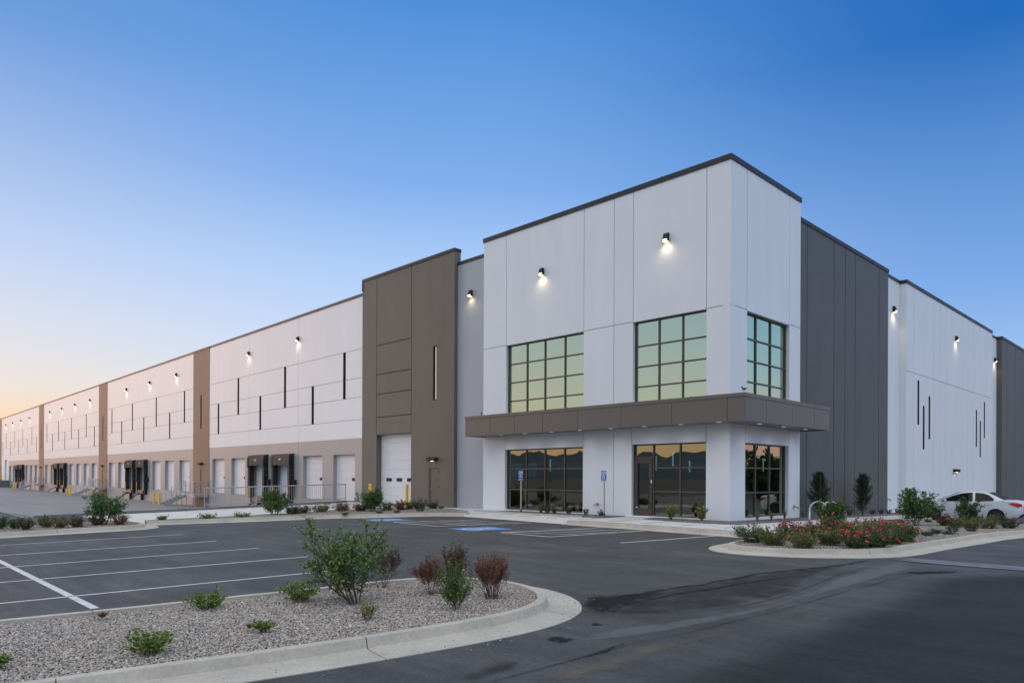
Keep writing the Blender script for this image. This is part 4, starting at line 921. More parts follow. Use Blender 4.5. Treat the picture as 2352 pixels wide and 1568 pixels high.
# --- dock shelters (fabric hoods round two pairs of doors per bay)
def shelter(c, label):
    root = empty('dock_shelter', DOCK(c, 0, .1), label, 'dock shelter', 'fabric dock shelters on the dock wall'); D_ = .34
    a, e = c - 1.48, c + 1.48
    mb = MB(); n = 16
    for i in range(n):                                            # hood: pleated front
        u0_, u1_ = a + (e - a) * i / n, a + (e - a) * (i + 1) / n; w0 = .025 * math.sin(i * 2.4); w1 = .025 * math.sin((i + 1) * 2.4); z0_ = 2.44 + .03 * math.sin(i * 1.3); z1_ = 2.44 + .03 * math.sin((i + 1) * 1.3)
        mb.quad(DOCK(u0_, D_ + .05 + w0, z0_), DOCK(u1_, D_ + .05 + w1, z1_), DOCK(u1_, D_ + .02, 3.2), DOCK(u0_, D_ + .02, 3.2)); mb.quad(DOCK(u0_, 0.002, 3.27), DOCK(u1_, 0.002, 3.27), DOCK(u1_, D_ + .02, 3.2), DOCK(u0_, D_ + .02, 3.2))
        mb.quad(DOCK(u0_, D_ + .05 + w0, z0_), DOCK(u1_, D_ + .05 + w1, z1_), DOCK(u1_, .06, z1_ + .02), DOCK(u0_, .06, z0_ + .02), m=1)
    for u in (a, e): mb.quad(DOCK(u, .002, 2.44), DOCK(u, D_ + .05, 2.44), DOCK(u, D_ + .02, 3.2), DOCK(u, .002, 3.27), m=1)
    for s_, u in ((-1, e), (1, a)):                               # drop corners
        mb.box(DOCK, min(u, u + s_ * .22), max(u, u + s_ * .22), D_ + .052, D_ + .085, 2.30, 3.05)
    mb.build('hood', [M['hood'], M['black']], root)
    for s_, u in ((-1, e), (1, a)):
        mb = MB(); ua, ub = min(u, u + s_ * .34), max(u, u + s_ * .34)
        mb.box(DOCK, ua, ub, .002, D_, -.02, 2.6, m=1)
        for k in range(12): mb.box(DOCK, min(u, u + s_ * .2) + .01, max(u, u + s_ * .2) - .005, D_ + .001, D_ + .016 + .008 * (k % 2), -.02 + k * .205, .175 + k * .205)
        mb.build('side_pad', [M['hood'], M['black']], root)
        mb = MB(); mb.box(DOCK, min(u + s_ * .24, u + s_ * .33), max(u + s_ * .24, u + s_ * .33), D_ + .001, D_ + .02, .0, .85); mb.build('guide_stripe', M['yellow'], root)
        mb = MB(); mb.box(DOCK, c + (-1) * s_ * .0 + (1.02 if s_ < 0 else -1.30), c + (1.30 if s_ < 0 else -1.02), .002, .24, -.42, -.03); mb.build('bumper', M['black'], root)
    mb = MB(); mb.box(DOCK, c - .95, c + .95, .002, .12, -.38, .06); mb.box(DOCK, c - .8, c + .8, .13, .30, -.30, .02); mb.build('dock_leveler', M['frame'], root)
    mb = MB(); mb.box(DOCK, c - .11, c + .11, .002, .26, -1.05, -.38)
    p0 = DOCK(c, .3, -.36); p1 = DOCK(c + .02, .75, -.50); p2 = DOCK(c + .04, 1.35, -1.0)
    for a_, b_ in ((p0, p1), (p1, p2)): mb.tube(a_, b_, .055, .05, 6)
    mb.build('truck_restraint', M['black'], root)
    mb = MB(); cz = 2.86; q = lambda x, z: DOCK(c + x, D_ + .062, cz + z)
    for r0, r1 in ((.10, .125), ):
        pts0 = [(0, r0), (r0, 0), (0, -r0), (-r0, 0)]; pts1 = [(0, r1), (r1, 0), (0, -r1), (-r1, 0)]
        for i in range(4): j = (i + 1) % 4; mb.quad(q(*pts0[i]), q(*pts1[i]), q(*pts1[j]), q(*pts0[j]))
    mb.quad(q(-.17, -.025), q(.17, -.025), q(.17, .03), q(-.17, .03)); mb.build('emblem', M['sign_white'], root)
    # control box on the wall, right of the shelter
    mb = MB(); mb.box(DOCK, a - .42, a - .16, .004, .20, .95, 1.4); mb.tube(DOCK(a - .3, .1, .95), DOCK(a - .3, .08, .2), .02); mb.build('control_box', M['black'], root)
    for u in (a - .06, ):
        mb = MB(); mb.tube(DOCK(u, .12, 1.72), DOCK(u, .2, 1.72), .06, .06, 8); mb.build('signal_light', M['frame'], root)
for (c, n1) in ((10.96, 'right of the pair on the nearest dock wall'), (15.2, 'left of the pair on the nearest dock wall'), (44.8, 'right of the pair on the second dock wall'), (49.0, 'left of the pair on the second dock wall'),
           (82.9, 'right of the pair on the third dock wall'), (87.2, 'left of the pair on the third dock wall'), (117.0, 'right of the pair on the farthest dock wall'), (121.3, 'left of the pair on the farthest dock wall')):
    shelter(c, 'brown hooded black dock shelter, ' + n1)
for c, t_ in ((8.32, 'right of the near shelter pair'), (12.95, 'between the near pair of shelters'), (42.1, 'right of the second shelter pair')):
    mb = MB(); mb.box(DOCK, c - .055, c + .055, .005, .03, -.25, .98); o = mb.build('dock_warning_strip', [M['yellow']], loc=tuple(DOCK(c, 0, -.25))); tag(o, 'tall thin yellow warning strip on the dock wall, ' + t_, 'warning strip', 'yellow strips on the dock wall')
    mb = MB()
    for k in range(9): mb.box(DOCK, c - .04, c + .04, .0305, .033, -.17 + k * .125, -.11 + k * .125)
    mb.build('strip_marks', M['black'], o)

# --- galvanised dock stairs
def stair(u, label):
    """u = left end of landing (towards the far end); landing runs back towards lower u"""
    root = empty('dock_stair', DOCK(u, 1.3, -1), label, 'steel stair', 'galvanised stairs at the tan pilasters'); uR = u - 3.4
    mb = MB(); mb.box(DOCK, uR, u, .06, 1.25, -.03, .02); mb.box(DOCK, uR, u, 1.20, 1.25, -.25, -.031); mb.box(DOCK, uR, uR + .05, .06, 1.199, -.25, -.031); mb.box(DOCK, u - .05, u, .06, 1.199, -.25, -.031); mb.build('landing', M['galv'], root)
    z0_ = -.98; n = 6; run = .27; sL, sR = u - .02, u - 1.20      # flight drops outwards from the landing
    for uu in (sL, sR):
        mb = MB(); v = []
        for o_, z_ in ((1.25, -.02), (1.25, -.27), (1.25 + n * run, z0_ - .06), (1.25 + n * run + .15, z0_ - .02), (1.25 + n * run + .15, z0_ + .14)): v.append((o_, z_))
        for s_ in (-.02, .02): mb.quad(*[DOCK(uu + s_, o_, z_) for o_, z_ in v])
        for i in range(5): j = (i + 1) % 5; mb.quad(DOCK(uu - .02, *v[i]), DOCK(uu + .02, *v[i]), DOCK(uu + .02, *v[j]), DOCK(uu - .02, *v[j]))
        mb.build('stringer', M['galv'], root)
    for k in range(n): mb = MB(); z_ = -.02 - (k + 1) * (0.94 / n); mb.box(DOCK, sR + .03, sL - .03, 1.28 + k * run, 1.28 + k * run + .30, z_ - .03, z_); mb.build('tread', M['galv'], root)
    def run_rails(pts, name):
        mb = MB()
        for h_ in (1.07, .93, .79, .65, .51, .37, .23): mb.path([DOCK(a, b_, z_ + h_) for a, b_, z_ in pts], .022 if h_ > 1 else .013, 6)
        for (a, b_, z_), (c, d, e) in zip(pts[:-1], pts[1:]):
            k = max(1, round((Vector((a, b_, z_)) - Vector((c, d, e))).length / 1.1))
            for i in range(k + 1): t = i / k; uu, oo, zz = a + (c - a) * t, b_ + (d - b_) * t, z_ + (e - z_) * t; mb.tube(DOCK(uu, oo, zz - .02), DOCK(uu, oo, zz + 1.07), .02, .02, 6)
        mb.build(name, M['galv'], root)
    run_rails([(uR + .03, .08, 0), (uR + .03, 1.22, 0), (sR, 1.22, 0), (sR, 1.25 + n * run, z0_ + .05)], 'railing')
    run_rails([(u - .03, .08, 0), (u - .03, 1.22, 0), (sL, 1.25 + n * run, z0_ + .05)], 'railing')
    for uu in (uR + .06, sR, u - .06):
        mb = MB(); mb.tube(DOCK(uu, 1.18, -.25), DOCK(uu, 1.18, -1.06), .035, .035, 8); mb.build('leg', M['galv'], root)
for u, t_ in ((29.2, 'nearest'), (63.1, 'second nearest'), (101.6, 'farthest')): stair(u, 'galvanised steel stair and landing at the %s tan pilaster' % t_)

def bollard(p, h, label, group, r=.085):
    p = Vector(p); root = empty('bollard', p, label, 'bollard', group); mb = MB(); mb.tube(p, p + Vector((0, 0, h)), r, r, 14, cap=False); mb.ball(p + Vector((0, 0, h)), r, 14, 6, sc=(1, 1, .5)); mb.build('sleeve', M['yellow'], root, smooth=True)
def cz(o): return -1.12 + .045 * o
for j, u in enumerate((29.2, 63.1, 101.6)):
    st_ = ['nearest', 'second', 'third'][j]
    for (du, o_, t_) in ((.3, 3.4, 'left of the two before the foot'), (-1.2, 3.4, 'right of the two before the foot'), (2.0, 1.0, 'single one behind the flight')):
        bollard(DOCK(u + du, o_, cz(o_)), 1.05, 'yellow bollard, %s of the %s dock stair' % (t_, st_), 'yellow bollards at the dock stairs')
bollard((-21.95, -1.05, .0), 1.22, 'yellow bollard left of the tall roll-up door on the brown block', 'yellow bollards at the tall roll-up door'); bollard((-18.42, -1.05, .0), 1.22, 'yellow bollard right of the tall roll-up door on the brown block', 'yellow bollards at the tall roll-up door')
for u, t_ in ((138.0, 'left'), (133.6, 'right')): bollard(DOCK(u, 1.0, .1), 1.1, 'far yellow bollard %s of the distant drive-in door' % t_, 'yellow bollards at the distant drive-in door')
mb = MB(); mb.box(DOCK, 131.6, 160, 1.45, 1.75, -1.2, .3); mb.box(DOCK, 131.3, 131.6, .01, 1.75, -1.2, .3); mb.box(DOCK, 131.6, 160, .01, 1.45, -.1, .08); o = mb.build('ramp_wall', mat('ramp_concrete', (.13, .14, .15), rough=.8, var=.2, vs=.8)); tag(o, 'distant dark concrete ramp wall before the drive-in door', 'ramp wall')
mb = MB()
for h_ in (1.35, .85): mb.tube(DOCK(131.6, 1.6, h_), DOCK(160, 1.6, h_), .03, .03, 6)
for k in range(14): mb.tube(DOCK(131.6 + k * 2.1, 1.6, .3), DOCK(131.6 + k * 2.1, 1.6, 1.35), .03, .03, 6)
o = mb.build('ramp_railing', M['galv']); tag(o, 'distant thin steel railing on top of the ramp wall', 'railing')

# --- guard rail on the low wall
root = empty('guard_rail', (-26.37, -8.7, 0), 'grey steel guard rail with upright bars on the low concrete wall', 'guard rail'); X_ = -26.37
ya, yb_ = -8.72, .05; n = 7; mb = MB(); gt = lambda y: lw(y) + 1.05
mb.tube((X_, ya, gt(ya)), (X_, yb_, gt(yb_)), .03, .03, 8); mb.build('top_rail', M['rail'], root)
mb = MB(); mb.tube((X_, ya, lw(ya) + .14), (X_, yb_, lw(yb_) + .14), .022, .022, 8); mb.build('bottom_rail', M['rail'], root)
for k in range(n): y = ya + (yb_ - ya) * k / (n - 1); mb = MB(); mb.tube((X_, y, lw(y)), (X_, y, gt(y)), .028, .028, 8); mb.build('post', M['rail'], root)
mb = MB(); k = ya + .13
while k < yb_: mb.tube((X_, k, lw(k) + .14), (X_, k, gt(k)), .0095, .0095, 5); k += .135
mb.build('balusters', M['rail'], root)

# ------------------------------------------------------------------ plants
def leafmat(name, cols, rough=.55):
    m = mat(name, cols[0], rough=rough, island=cols, spec=.35)
    return m
G1 = leafmat('leaf_green', [(0.033, 0.083, 0.024), (0.068, 0.143, 0.033), (0.053, 0.112, 0.030), (0.112, 0.203, 0.045), (0.150, 0.240, 0.068)])
GF = leafmat('leaf_fresh_green', [(0.048, 0.102, 0.024), (0.084, 0.168, 0.033), (0.066, 0.138, 0.033), (0.144, 0.240, 0.050), (0.204, 0.300, 0.077), (0.042, 0.084, 0.033)])
G2 = leafmat('leaf_deep_green', [(0.027, 0.068, 0.027), (0.045, 0.098, 0.030), (0.075, 0.135, 0.045)])
G3 = leafmat('leaf_olive', [(0.088, 0.117, 0.032), (0.137, 0.166, 0.046), (0.195, 0.195, 0.072), (0.098, 0.088, 0.036)])
RU = leafmat('leaf_rust', [(.34, .15, .09), (.24, .12, .08), (0.128, 0.047, 0.030), (0.189, 0.074, 0.043), (0.101, 0.068, 0.032), (0.257, 0.115, 0.074), (0.081, 0.074, 0.034)])
BR = leafmat('leaf_brown_green', [(0.070, 0.063, 0.031), (0.119, 0.084, 0.049), (0.056, 0.077, 0.028), (0.154, 0.091, 0.063)])
LG = leafmat('leaf_bright', [(.07, .14, .02), (.13, .21, .03), (.20, .27, .05), (.06, .11, .02)])
TL = leafmat('leaf_teal', [(0.028, 0.070, 0.056), (0.049, 0.105, 0.077), (0.042, 0.084, 0.049)])
PU = leafmat('leaf_purple', [(.018, .010, .012), (.035, .014, .018), (.05, .02, .022)])
JU = leafmat('needle_green', [(0.013, 0.036, 0.016), (0.026, 0.058, 0.023), (0.042, 0.078, 0.031)])
GR = leafmat('grass_blade', [(.07, .10, .03), (.14, .14, .05), (.22, .18, .08)])
ST = leafmat('dry_straw', [(.16, .09, .05), (.24, .15, .09), (.12, .08, .05)])
YE = mat('yellow_petal', (.75, .55, .02), rough=.5)
PK = leafmat('rose_petal', [(.50, .02, .06), (.70, .02, .06), (.62, .06, .10), (.60, .25, .24), (.72, .03, .07)])
SB = mat('bark', (.075, .055, .045), rough=.8); SR = mat('red_twig', (.11, .045, .032), rough=.7)
def leaves_mesh(name, pos, dirs, length, width, m, parent, rg, droop=.2):
    """pos (n,3) world; one folded diamond leaf each"""
    n = len(pos); ln = length * rg.uniform(.6, 1.3, n); wd = width * rg.uniform(.7, 1.2, n)
    d = dirs + rg.normal(0, .45, (n, 3)); d[:, 2] -= droop; d /= np.linalg.norm(d, axis=1)[:, None] + 1e-9
    r = rg.normal(0, 1, (n, 3)); s = np.cross(d, r); s /= np.linalg.norm(s, axis=1)[:, None] + 1e-9; nn = np.cross(s, d)
    o = np.array(wloc(parent)[:]); p = pos - o
    a = p; b_ = p + d * (ln * .45)[:, None] + s * (wd * .5)[:, None] + nn * (ln * .06)[:, None]; c = p + d * ln[:, None] - nn * (ln * .12)[:, None]; e = p + d * (ln * .45)[:, None] - s * (wd * .5)[:, None] + nn * (ln * .06)[:, None]
    V = np.stack([a, b_, c, e], 1).reshape(-1, 3).astype(np.float32); F = (np.array([[0, 1, 2], [0, 2, 3]])[None] + (np.arange(n) * 4)[:, None, None]).reshape(-1).astype(np.int32)
    me = bpy.data.meshes.new(name); me.vertices.add(len(V)); me.vertices.foreach_set('co', V.ravel()); nf = len(F) // 3
    me.loops.add(nf * 3); me.loops.foreach_set('vertex_index', F); me.polygons.add(nf); me.polygons.foreach_set('loop_start', np.arange(0, nf * 3, 3, dtype=np.int32)); me.update(calc_edges=True); me.materials.append(m)
    ob = bpy.data.objects.new(name, me); COL.objects.link(ob); ob.parent = parent; return ob
def shrub(name, loc, h, w_, label, cat, group, seed, form='vase', nst=9, nlf=900, ll=.05, lw_=.022, leaf=G1, bark=SB, flw=None, nfl=0, fr=.02, bare=.25, lean=(0, 0), sr=.008, twigs=5, irr=.3):
    rg = np.random.default_rng(seed); root = empty(name, loc, label, cat, group); L0 = np.array(loc, float); mb = MB(); P = []; D_ = []; tips = []
    R0 = w_ / 2
    for i in range(nst):
        a = 2 * np.pi * (i + rg.uniform(-.4, .4)) / nst; out = R0 * rg.uniform(.35, 1.0); top = h * (rg.uniform(1 - irr * 1.6, 1.0))
        if form == 'column': out = R0 * rg.uniform(.1, .7); top = h * rg.uniform(.7, 1)
        if form == 'mound': top = h * math.sqrt(max(.12, 1 - (out / R0) ** 2 * .75)) * rg.uniform(.8, 1.05)
        if form == 'low': top = h * rg.uniform(.4, 1)
        e = np.array([math.cos(a) * out + lean[0], math.sin(a) * out + lean[1], top]); s0 = np.array([math.cos(a), math.sin(a), 0]) * R0 * (.06 if form in ('vase', 'column') else .25)
        mid = s0 * .5 + e * .5; 
        if form == 'vase': mid = mid * [.75, .75, 1.05]
        K_ = [L0 + s0 + [0, 0, -.02]] + [L0 + (1 - t) ** 2 * s0 + 2 * t * (1 - t) * mid + t * t * e + rg.normal(0, R0 * .03, 3) for t in (.2, .4, .6, .8, 1)]
        for k in range(5): mb.tube(K_[k], K_[k + 1], sr * (1 - k * .16), sr * (1 - (k + 1) * .16), 5, cap=False)
        tips.append(K_[-1]); br = []
        for q_ in range(twigs):
            t = bare + (1 - bare) * rg.random(); k = min(4, int(t * 5)); b0 = K_[k] + (K_[k + 1] - K_[k]) * (t * 5 - k); d = rg.normal(0, 1, 3); d[2] = abs(d[2]) * .7 + .15; d /= np.linalg.norm(d)
            ln_ = (R0 * .45 if form != 'column' else R0 * .5) * rg.uniform(.4, 1.1); b1 = b0 + d * ln_; mb.tube(b0, b1, sr * .45, sr * .2, 4, cap=False); br.append((b0, b1)); tips.append(b1)
        n_ = nlf // nst
        for q_ in range(n_):
            if br and rg.random() < .68: b0, b1 = br[rg.integers(len(br))]; t = rg.random() ** .7; p = b0 + (b1 - b0) * t; d = b1 - b0
            else: t = bare + (1 - bare) * rg.random(); k = min(4, int(t * 5)); p = K_[k] + (K_[k + 1] - K_[k]) * (t * 5 - k); d = K_[k + 1] - K_[k]
            P.append(p + rg.normal(0, R0 * .045, 3)); D_.append(d / (np.linalg.norm(d) + 1e-9))
    mb.build('stems', bark, root); P = np.array(P); P[:, 2] = np.maximum(P[:, 2], L0[2] + .01)
    leaves_mesh('foliage', P, np.array(D_), ll, lw_, leaf, root, rg)
    if flw is not None:
        T = np.array(tips); idx = rg.integers(0, len(T), nfl); FP = T[idx] + rg.normal(0, R0 * .08, (nfl, 3)); FP = FP[FP[:, 2] > L0[2] + h * .35]
        n5 = 5; PP = np.repeat(FP, n5, 0); dd = rg.normal(0, .6, PP.shape); dd[:, 2] = np.abs(dd[:, 2]) + .3
        leaves_mesh('flowers', PP, dd, fr, fr * .95, flw, root, rg, 0)
    return root
def bush(name, loc, h, w_, label, cat, group, seed, leaf=G1, bark=SB, stems=7, depth=3, ll=.065, lw_=.028, sr=.014, spread=.5, step=.035, base=.12, up=.25, kids=5, flw=None, nfl=0, fr=.02, lean=(0, 0), bare=.3, dens=1.0, wob=.18, top=1.0):
    """branching shrub: stems fork two or three times and carry leaves in turn along the twigs"""
    rg = np.random.default_rng(seed); root = empty(name, loc, label, cat, group); L0 = np.array(loc, float); mb = MB(); P = []; D_ = []; tips = []
    def nrm(v): return v / (np.linalg.norm(v) + 1e-9)
    def grow(p, d, ln, r, dep, t0):
        n = 6 if dep == 0 else 4; q = p; pts = [p]
        for i in range(n):
            d = nrm(d + rg.normal(0, wob, 3) + np.array([0, 0, up * (.5 if dep else .25)])); q2 = q + d * ln / n; mb.tube(q, q2, r * (1 - .6 * i / n), r * (1 - .6 * (i + 1) / n), 5 if dep < 2 else 3, cap=False)
            t = (i + 1) / n
            if dep < depth - 1 and t > t0:
                for k in range(rg.integers(1, 3) if dep else rg.integers(1, 1 + kids // 2 + 1)):
                    s_ = nrm(np.cross(d, rg.normal(0, 1, 3))); grow(q2, nrm(d * .75 + s_ * rg.uniform(.45, .95)), ln * rg.uniform(.34, .58) * (1.15 - .4 * t), r * .5, dep + 1, .15)
            if dep > 0 or t > .45:
                m_ = max(1, int(ln / n / step * dens))
                for k in range(m_): f_ = (k + rg.random()) / m_; P.append(q + (q2 - q) * f_); sd = nrm(np.cross(d, rg.normal(0, 1, 3))); D_.append(nrm(d * .8 + sd * .8))
            q = q2
        tips.append(q)
        for k in range(3): P.append(q); D_.append(nrm(d + rg.normal(0, .3, 3)))
    for i in range(stems):
        a = 2 * np.pi * (i + rg.uniform(-.35, .35)) / stems; b_ = np.array([math.cos(a), math.sin(a), 0]); o_ = rg.uniform(.35, 1.0)
        d = nrm(b_ * spread * o_ + np.array([lean[0], lean[1], 1.0])); grow(L0 + b_ * base * rg.uniform(.3, 1) + [0, 0, -.02], d, h * rg.uniform(.62, .9) * top, sr * rg.uniform(.7, 1.1), 0, bare)
    # scale to the measured height and width
    P = np.array(P); V = np.array(mb.v); mx = np.percentile(P[:, 2], 99.5) - L0[2]; rx = np.percentile(np.abs(P[:, :2] - L0[:2]).max(1), 98)
    kz = h / mx; kx = (w_ / 2) / rx
    f = lambda A: np.stack([L0[0] + (A[:, 0] - L0[0]) * kx, L0[1] + (A[:, 1] - L0[1]) * kx, L0[2] + (A[:, 2] - L0[2]) * kz], 1)
    P = f(P); mb.v = [tuple(v) for v in f(V)]; mb.build('stems', bark, root); P[:, 2] = np.maximum(P[:, 2], L0[2] + .02); T = f(np.array(tips))
    leaves_mesh('foliage', P, np.array(D_), ll, lw_, leaf, root, rg)
    if flw is not None:
        idx = rg.integers(0, len(T), nfl); FP = T[idx] + rg.normal(0, .01, (nfl, 3)); PP = np.repeat(FP, 5, 0); dd = rg.normal(0, .6, PP.shape); dd[:, 2] = np.abs(dd[:, 2]) + .3; leaves_mesh('flowers', PP, dd, fr, fr * .95, flw, root, rg, 0)
    return root
def grass_tuft(loc, h, w_, label, group, seed, n=60, m=GR, lean=(0, 0), cat='grass clump'):
    rg = np.random.default_rng(seed); root = empty('grass_clump', loc, label, cat, group); mb = MB(); L0 = Vector(loc)
    for i in range(n):
        a = rg.uniform(0, 6.28); o_ = w_ * .5 * rg.random() ** .7; hh = h * rg.uniform(.5, 1); b0 = L0 + Vector((math.cos(a), math.sin(a), 0)) * w_ * .08 * rg.random(); b2_ = L0 + Vector((math.cos(a) * o_ + lean[0] * rg.random(), math.sin(a) * o_ + lean[1], hh)); b1 = b0.lerp(b2_, .55) + Vector((0, 0, hh * .18)); s_ = Vector((-math.sin(a), math.cos(a), 0)) * .006
        mb.quad(b0 - s_, b0 + s_, b1 + s_ * .8, b1 - s_ * .8); mb.quad(b1 - s_ * .8, b1 + s_ * .8, b2_)
    mb.build('blades', m, root); return root
def conifer(loc, h, w_, label, seed):
    rg = np.random.default_rng(seed); root = empty('conifer', loc, label, 'conifer', 'slim conifers against the charcoal wall'); L0 = np.array(loc, float); mb = MB(); mb.tube(L0, L0 + [0, 0, h * .93], .03, .006, 7); mb.build('trunk', SB, root)
    P = []; D_ = []; mb = MB()
    for i in range(230):
        t = rg.random() ** .8; z = h * (.03 + .9 * t); rr = w_ * .5 * (1 - t) ** .55 * rg.uniform(.55, 1.12) * (.75 + .25 * min(1, t * 6)); a = rg.uniform(0, 6.28)
        b0 = L0 + [0, 0, z]; b1 = L0 + [math.cos(a) * rr, math.sin(a) * rr, min(h, z + rr * rg.uniform(.5, 1.5))]; mb.tube(b0, b1, .006, .002, 4, cap=False)
        for k in range(34): q_ = .25 + .8 * rg.random(); P.append(b0 + (b1 - b0) * q_ + rg.normal(0, .022, 3)); D_.append((b1 - b0) / np.linalg.norm(b1 - b0) + [0, 0, .5])
    mb.build('branches', SB, root); leaves_mesh('foliage', np.array(P), np.array(D_), .075, .016, JU, root, rg, -.2)
    mb = MB(); mb.tube(L0 + [.10, -.12, -.02], L0 + [.10, -.12, h * .9], .016, .014, 6); mb.build('stake', mat('wood_stake', (.16, .10, .06)) if 'wood_stake' not in bpy.data.materials else bpy.data.materials['wood_stake'], root)

# foreground island
FGI = 'plants on the foreground gravel island'
bush('shrub', (4.00, -18.46, -.26), 1.20, 1.36, 'large leafy green shrub with several grey stems, tallest plant on the foreground island', 'shrub', FGI, 11, leaf=GF, stems=9, depth=3, ll=.066, lw_=.026, sr=.015, spread=.66, step=.035, kids=5, bare=.26, up=.10, lean=(-.24, -.24), dens=.85)
bush('shrub', (3.06, -17.27, -.24), .69, .56, 'brown-green twiggy shrub just right of the large leafy shrub', 'shrub', FGI, 12, leaf=BR, bark=SR, stems=16, depth=3, ll=.021, lw_=.013, sr=.005, spread=.5, step=.022, kids=2, bare=.4, up=.4, base=.06, dens=.6)
bush('shrub', (4.19, -17.17, -.24), .60, .50, 'rusty red twiggy shrub, left one behind the yellow-flowered plant', 'shrub', FGI, 13, leaf=RU, bark=SR, stems=17, depth=3, ll=.022, lw_=.014, sr=.005, spread=.55, step=.022, kids=2, bare=.36, up=.4, base=.07, dens=.5)
bush('shrub', (4.12, -16.66, -.23), .76, .50, 'tall-tipped rusty shrub, right one behind the yellow-flowered plant', 'shrub', FGI, 14, leaf=leafmat('leaf_rust_mixed', [(.13, .05, .03), (.075, .07, .03), (.17, .08, .05), (.06, .075, .03), (.10, .05, .03)]), bark=SR, stems=15, depth=3, ll=.022, lw_=.014, sr=.005, spread=.5, step=.022, kids=2, bare=.36, up=.45, base=.07, dens=.55, wob=.12)
bush('shrub', (5.46, -17.72, -.25), .68, .54, 'slender green plant with small yellow flowers on the foreground island', 'shrub', FGI, 15, leaf=G1, stems=8, depth=3, ll=.024, lw_=.011, sr=.006, spread=.42, step=.016, kids=4, bare=.12, up=.3, base=.05, dens=1.25, flw=YE, nfl=20, fr=.022, lean=(-.16, -.14))
bush('shrub', (5.13, -16.72, -.24), .66, .64, 'dense rust coloured twiggy shrub, rightmost on the foreground island', 'shrub', FGI, 16, leaf=RU, bark=SR, stems=36, depth=3, ll=.018, lw_=.012, sr=.0055, spread=.5, step=.022, kids=2, bare=.34, up=.5, base=.12, dens=.42, wob=.09)
for i, (x, y, z, hh, ww, t_) in enumerate(((2.72, -20.12, -.27, .20, .6, 'low bright green plant at the lot side of the island, left of the large shrub'), (3.21, -18.92, -.25, .26, .54, 'low bright green plant close beside the left of the large shrub'), (4.91, -21.59, -.30, .24, .48, 'low bright green plant nearest the camera on the island'), (4.8, -20.26, -.27, .11, .24, 'tiny green plant with straw beside it in mid gravel'), (4.45, -22.9, -.32, .16, .2, 'bright green plant cut by the left edge of the picture'))):
    shrub('ground_plant', (x, y, z), hh * .82, ww * 1.1, t_, 'ground plant', FGI, 20 + i, 'low', nst=24, nlf=int(900 * ww / .5), ll=.036, lw_=.028, leaf=LG, sr=.004, twigs=4, bare=.1)
shrub('ground_plant', (5.12, -18.96, -.25), .22, .34, 'yellow-green feathery plant in front of the large shrub', 'ground plant', FGI, 27, 'low', nst=20, nlf=520, ll=.028, lw_=.012, leaf=leafmat('leaf_yellow_green', [(.09, .13, .02), (.15, .18, .03), (.20, .20, .05)]), sr=.003, twigs=4, bare=.1)
grass_tuft((4.6, -20.34, -.27), .07, .16, 'wisp of dry straw left of the tiny green plant', FGI, 31, 60, ST, cat='dry tuft')
grass_tuft((2.5, -21.42, -.29), .09, .26, 'brown dried clump near the painted stall line', FGI, 32, 110, ST, cat='dry tuft')
# left island
LI = 'shrubs on the left island'
for i, (x, y, hh, ww, lf, t_) in enumerate(((-17.6, -19.3, .45, .6, G2, 'dark green shrub at the left edge of the left island'), (-17.2, -18.9, .38, .66, G2, 'rounded deep green shrub second from the left on the left island'), (-16.4, -18.75, .36, .6, BR, 'brownish shrub third from the left on the left island'), (-17.2, -18.0, .43, .64, G3, 'olive green shrub in the middle of the left island'), (-16.4, -17.72, .42, .64, G3, 'olive rose shrub with a few red blooms on the left island'), (-16.4, -17.2, .38, .6, BR, 'brown shrub left of the tall shrub on the left island'), (-16.9, -16.43, .42, .66, BR, 'brown shrub at the foot of the tall shrub on the left island'), (-16.5, -15.75, .43, .74, RU, 'reddish brown shrub at the tip of the left island'))):
    shrub('shrub', (x, y, -.24), hh, ww, t_, 'shrub', LI, 40 + i, 'mound', nst=20, nlf=1800, ll=.04, lw_=.026, leaf=lf, sr=.005, bare=.1, flw=PK if i in (4, 7) else None, nfl=14, fr=.035)
bush('shrub', (-17.15, -16.1, -.24), 1.27, 1.6, 'tall leafy green shrub standing on the left island', 'shrub', LI, 50, leaf=G1, stems=9, ll=.08, lw_=.034, sr=.014, spread=.6, kids=4, bare=.2, up=.15, dens=.6)
for i, (x, y, hh, ww, t_) in enumerate(((-18.0, -13.73, .16, .42, 'small green ground plant just past the tip of the left island'), (-17.4, -12.1, .18, .72, 'low green ground plant in the narrow bed by the driveway, left one'), (-17.2, -10.7, .17, .8, 'low green ground plant in the narrow bed by the driveway, right one'))):
    shrub('ground_plant', (x, y, -.17 + .02 * i), hh, ww, t_, 'ground plant', 'low plants in the narrow bed', 52 + i, 'low', nst=18, nlf=450, ll=.06, lw_=.04, leaf=LG, sr=.004, bare=.1)
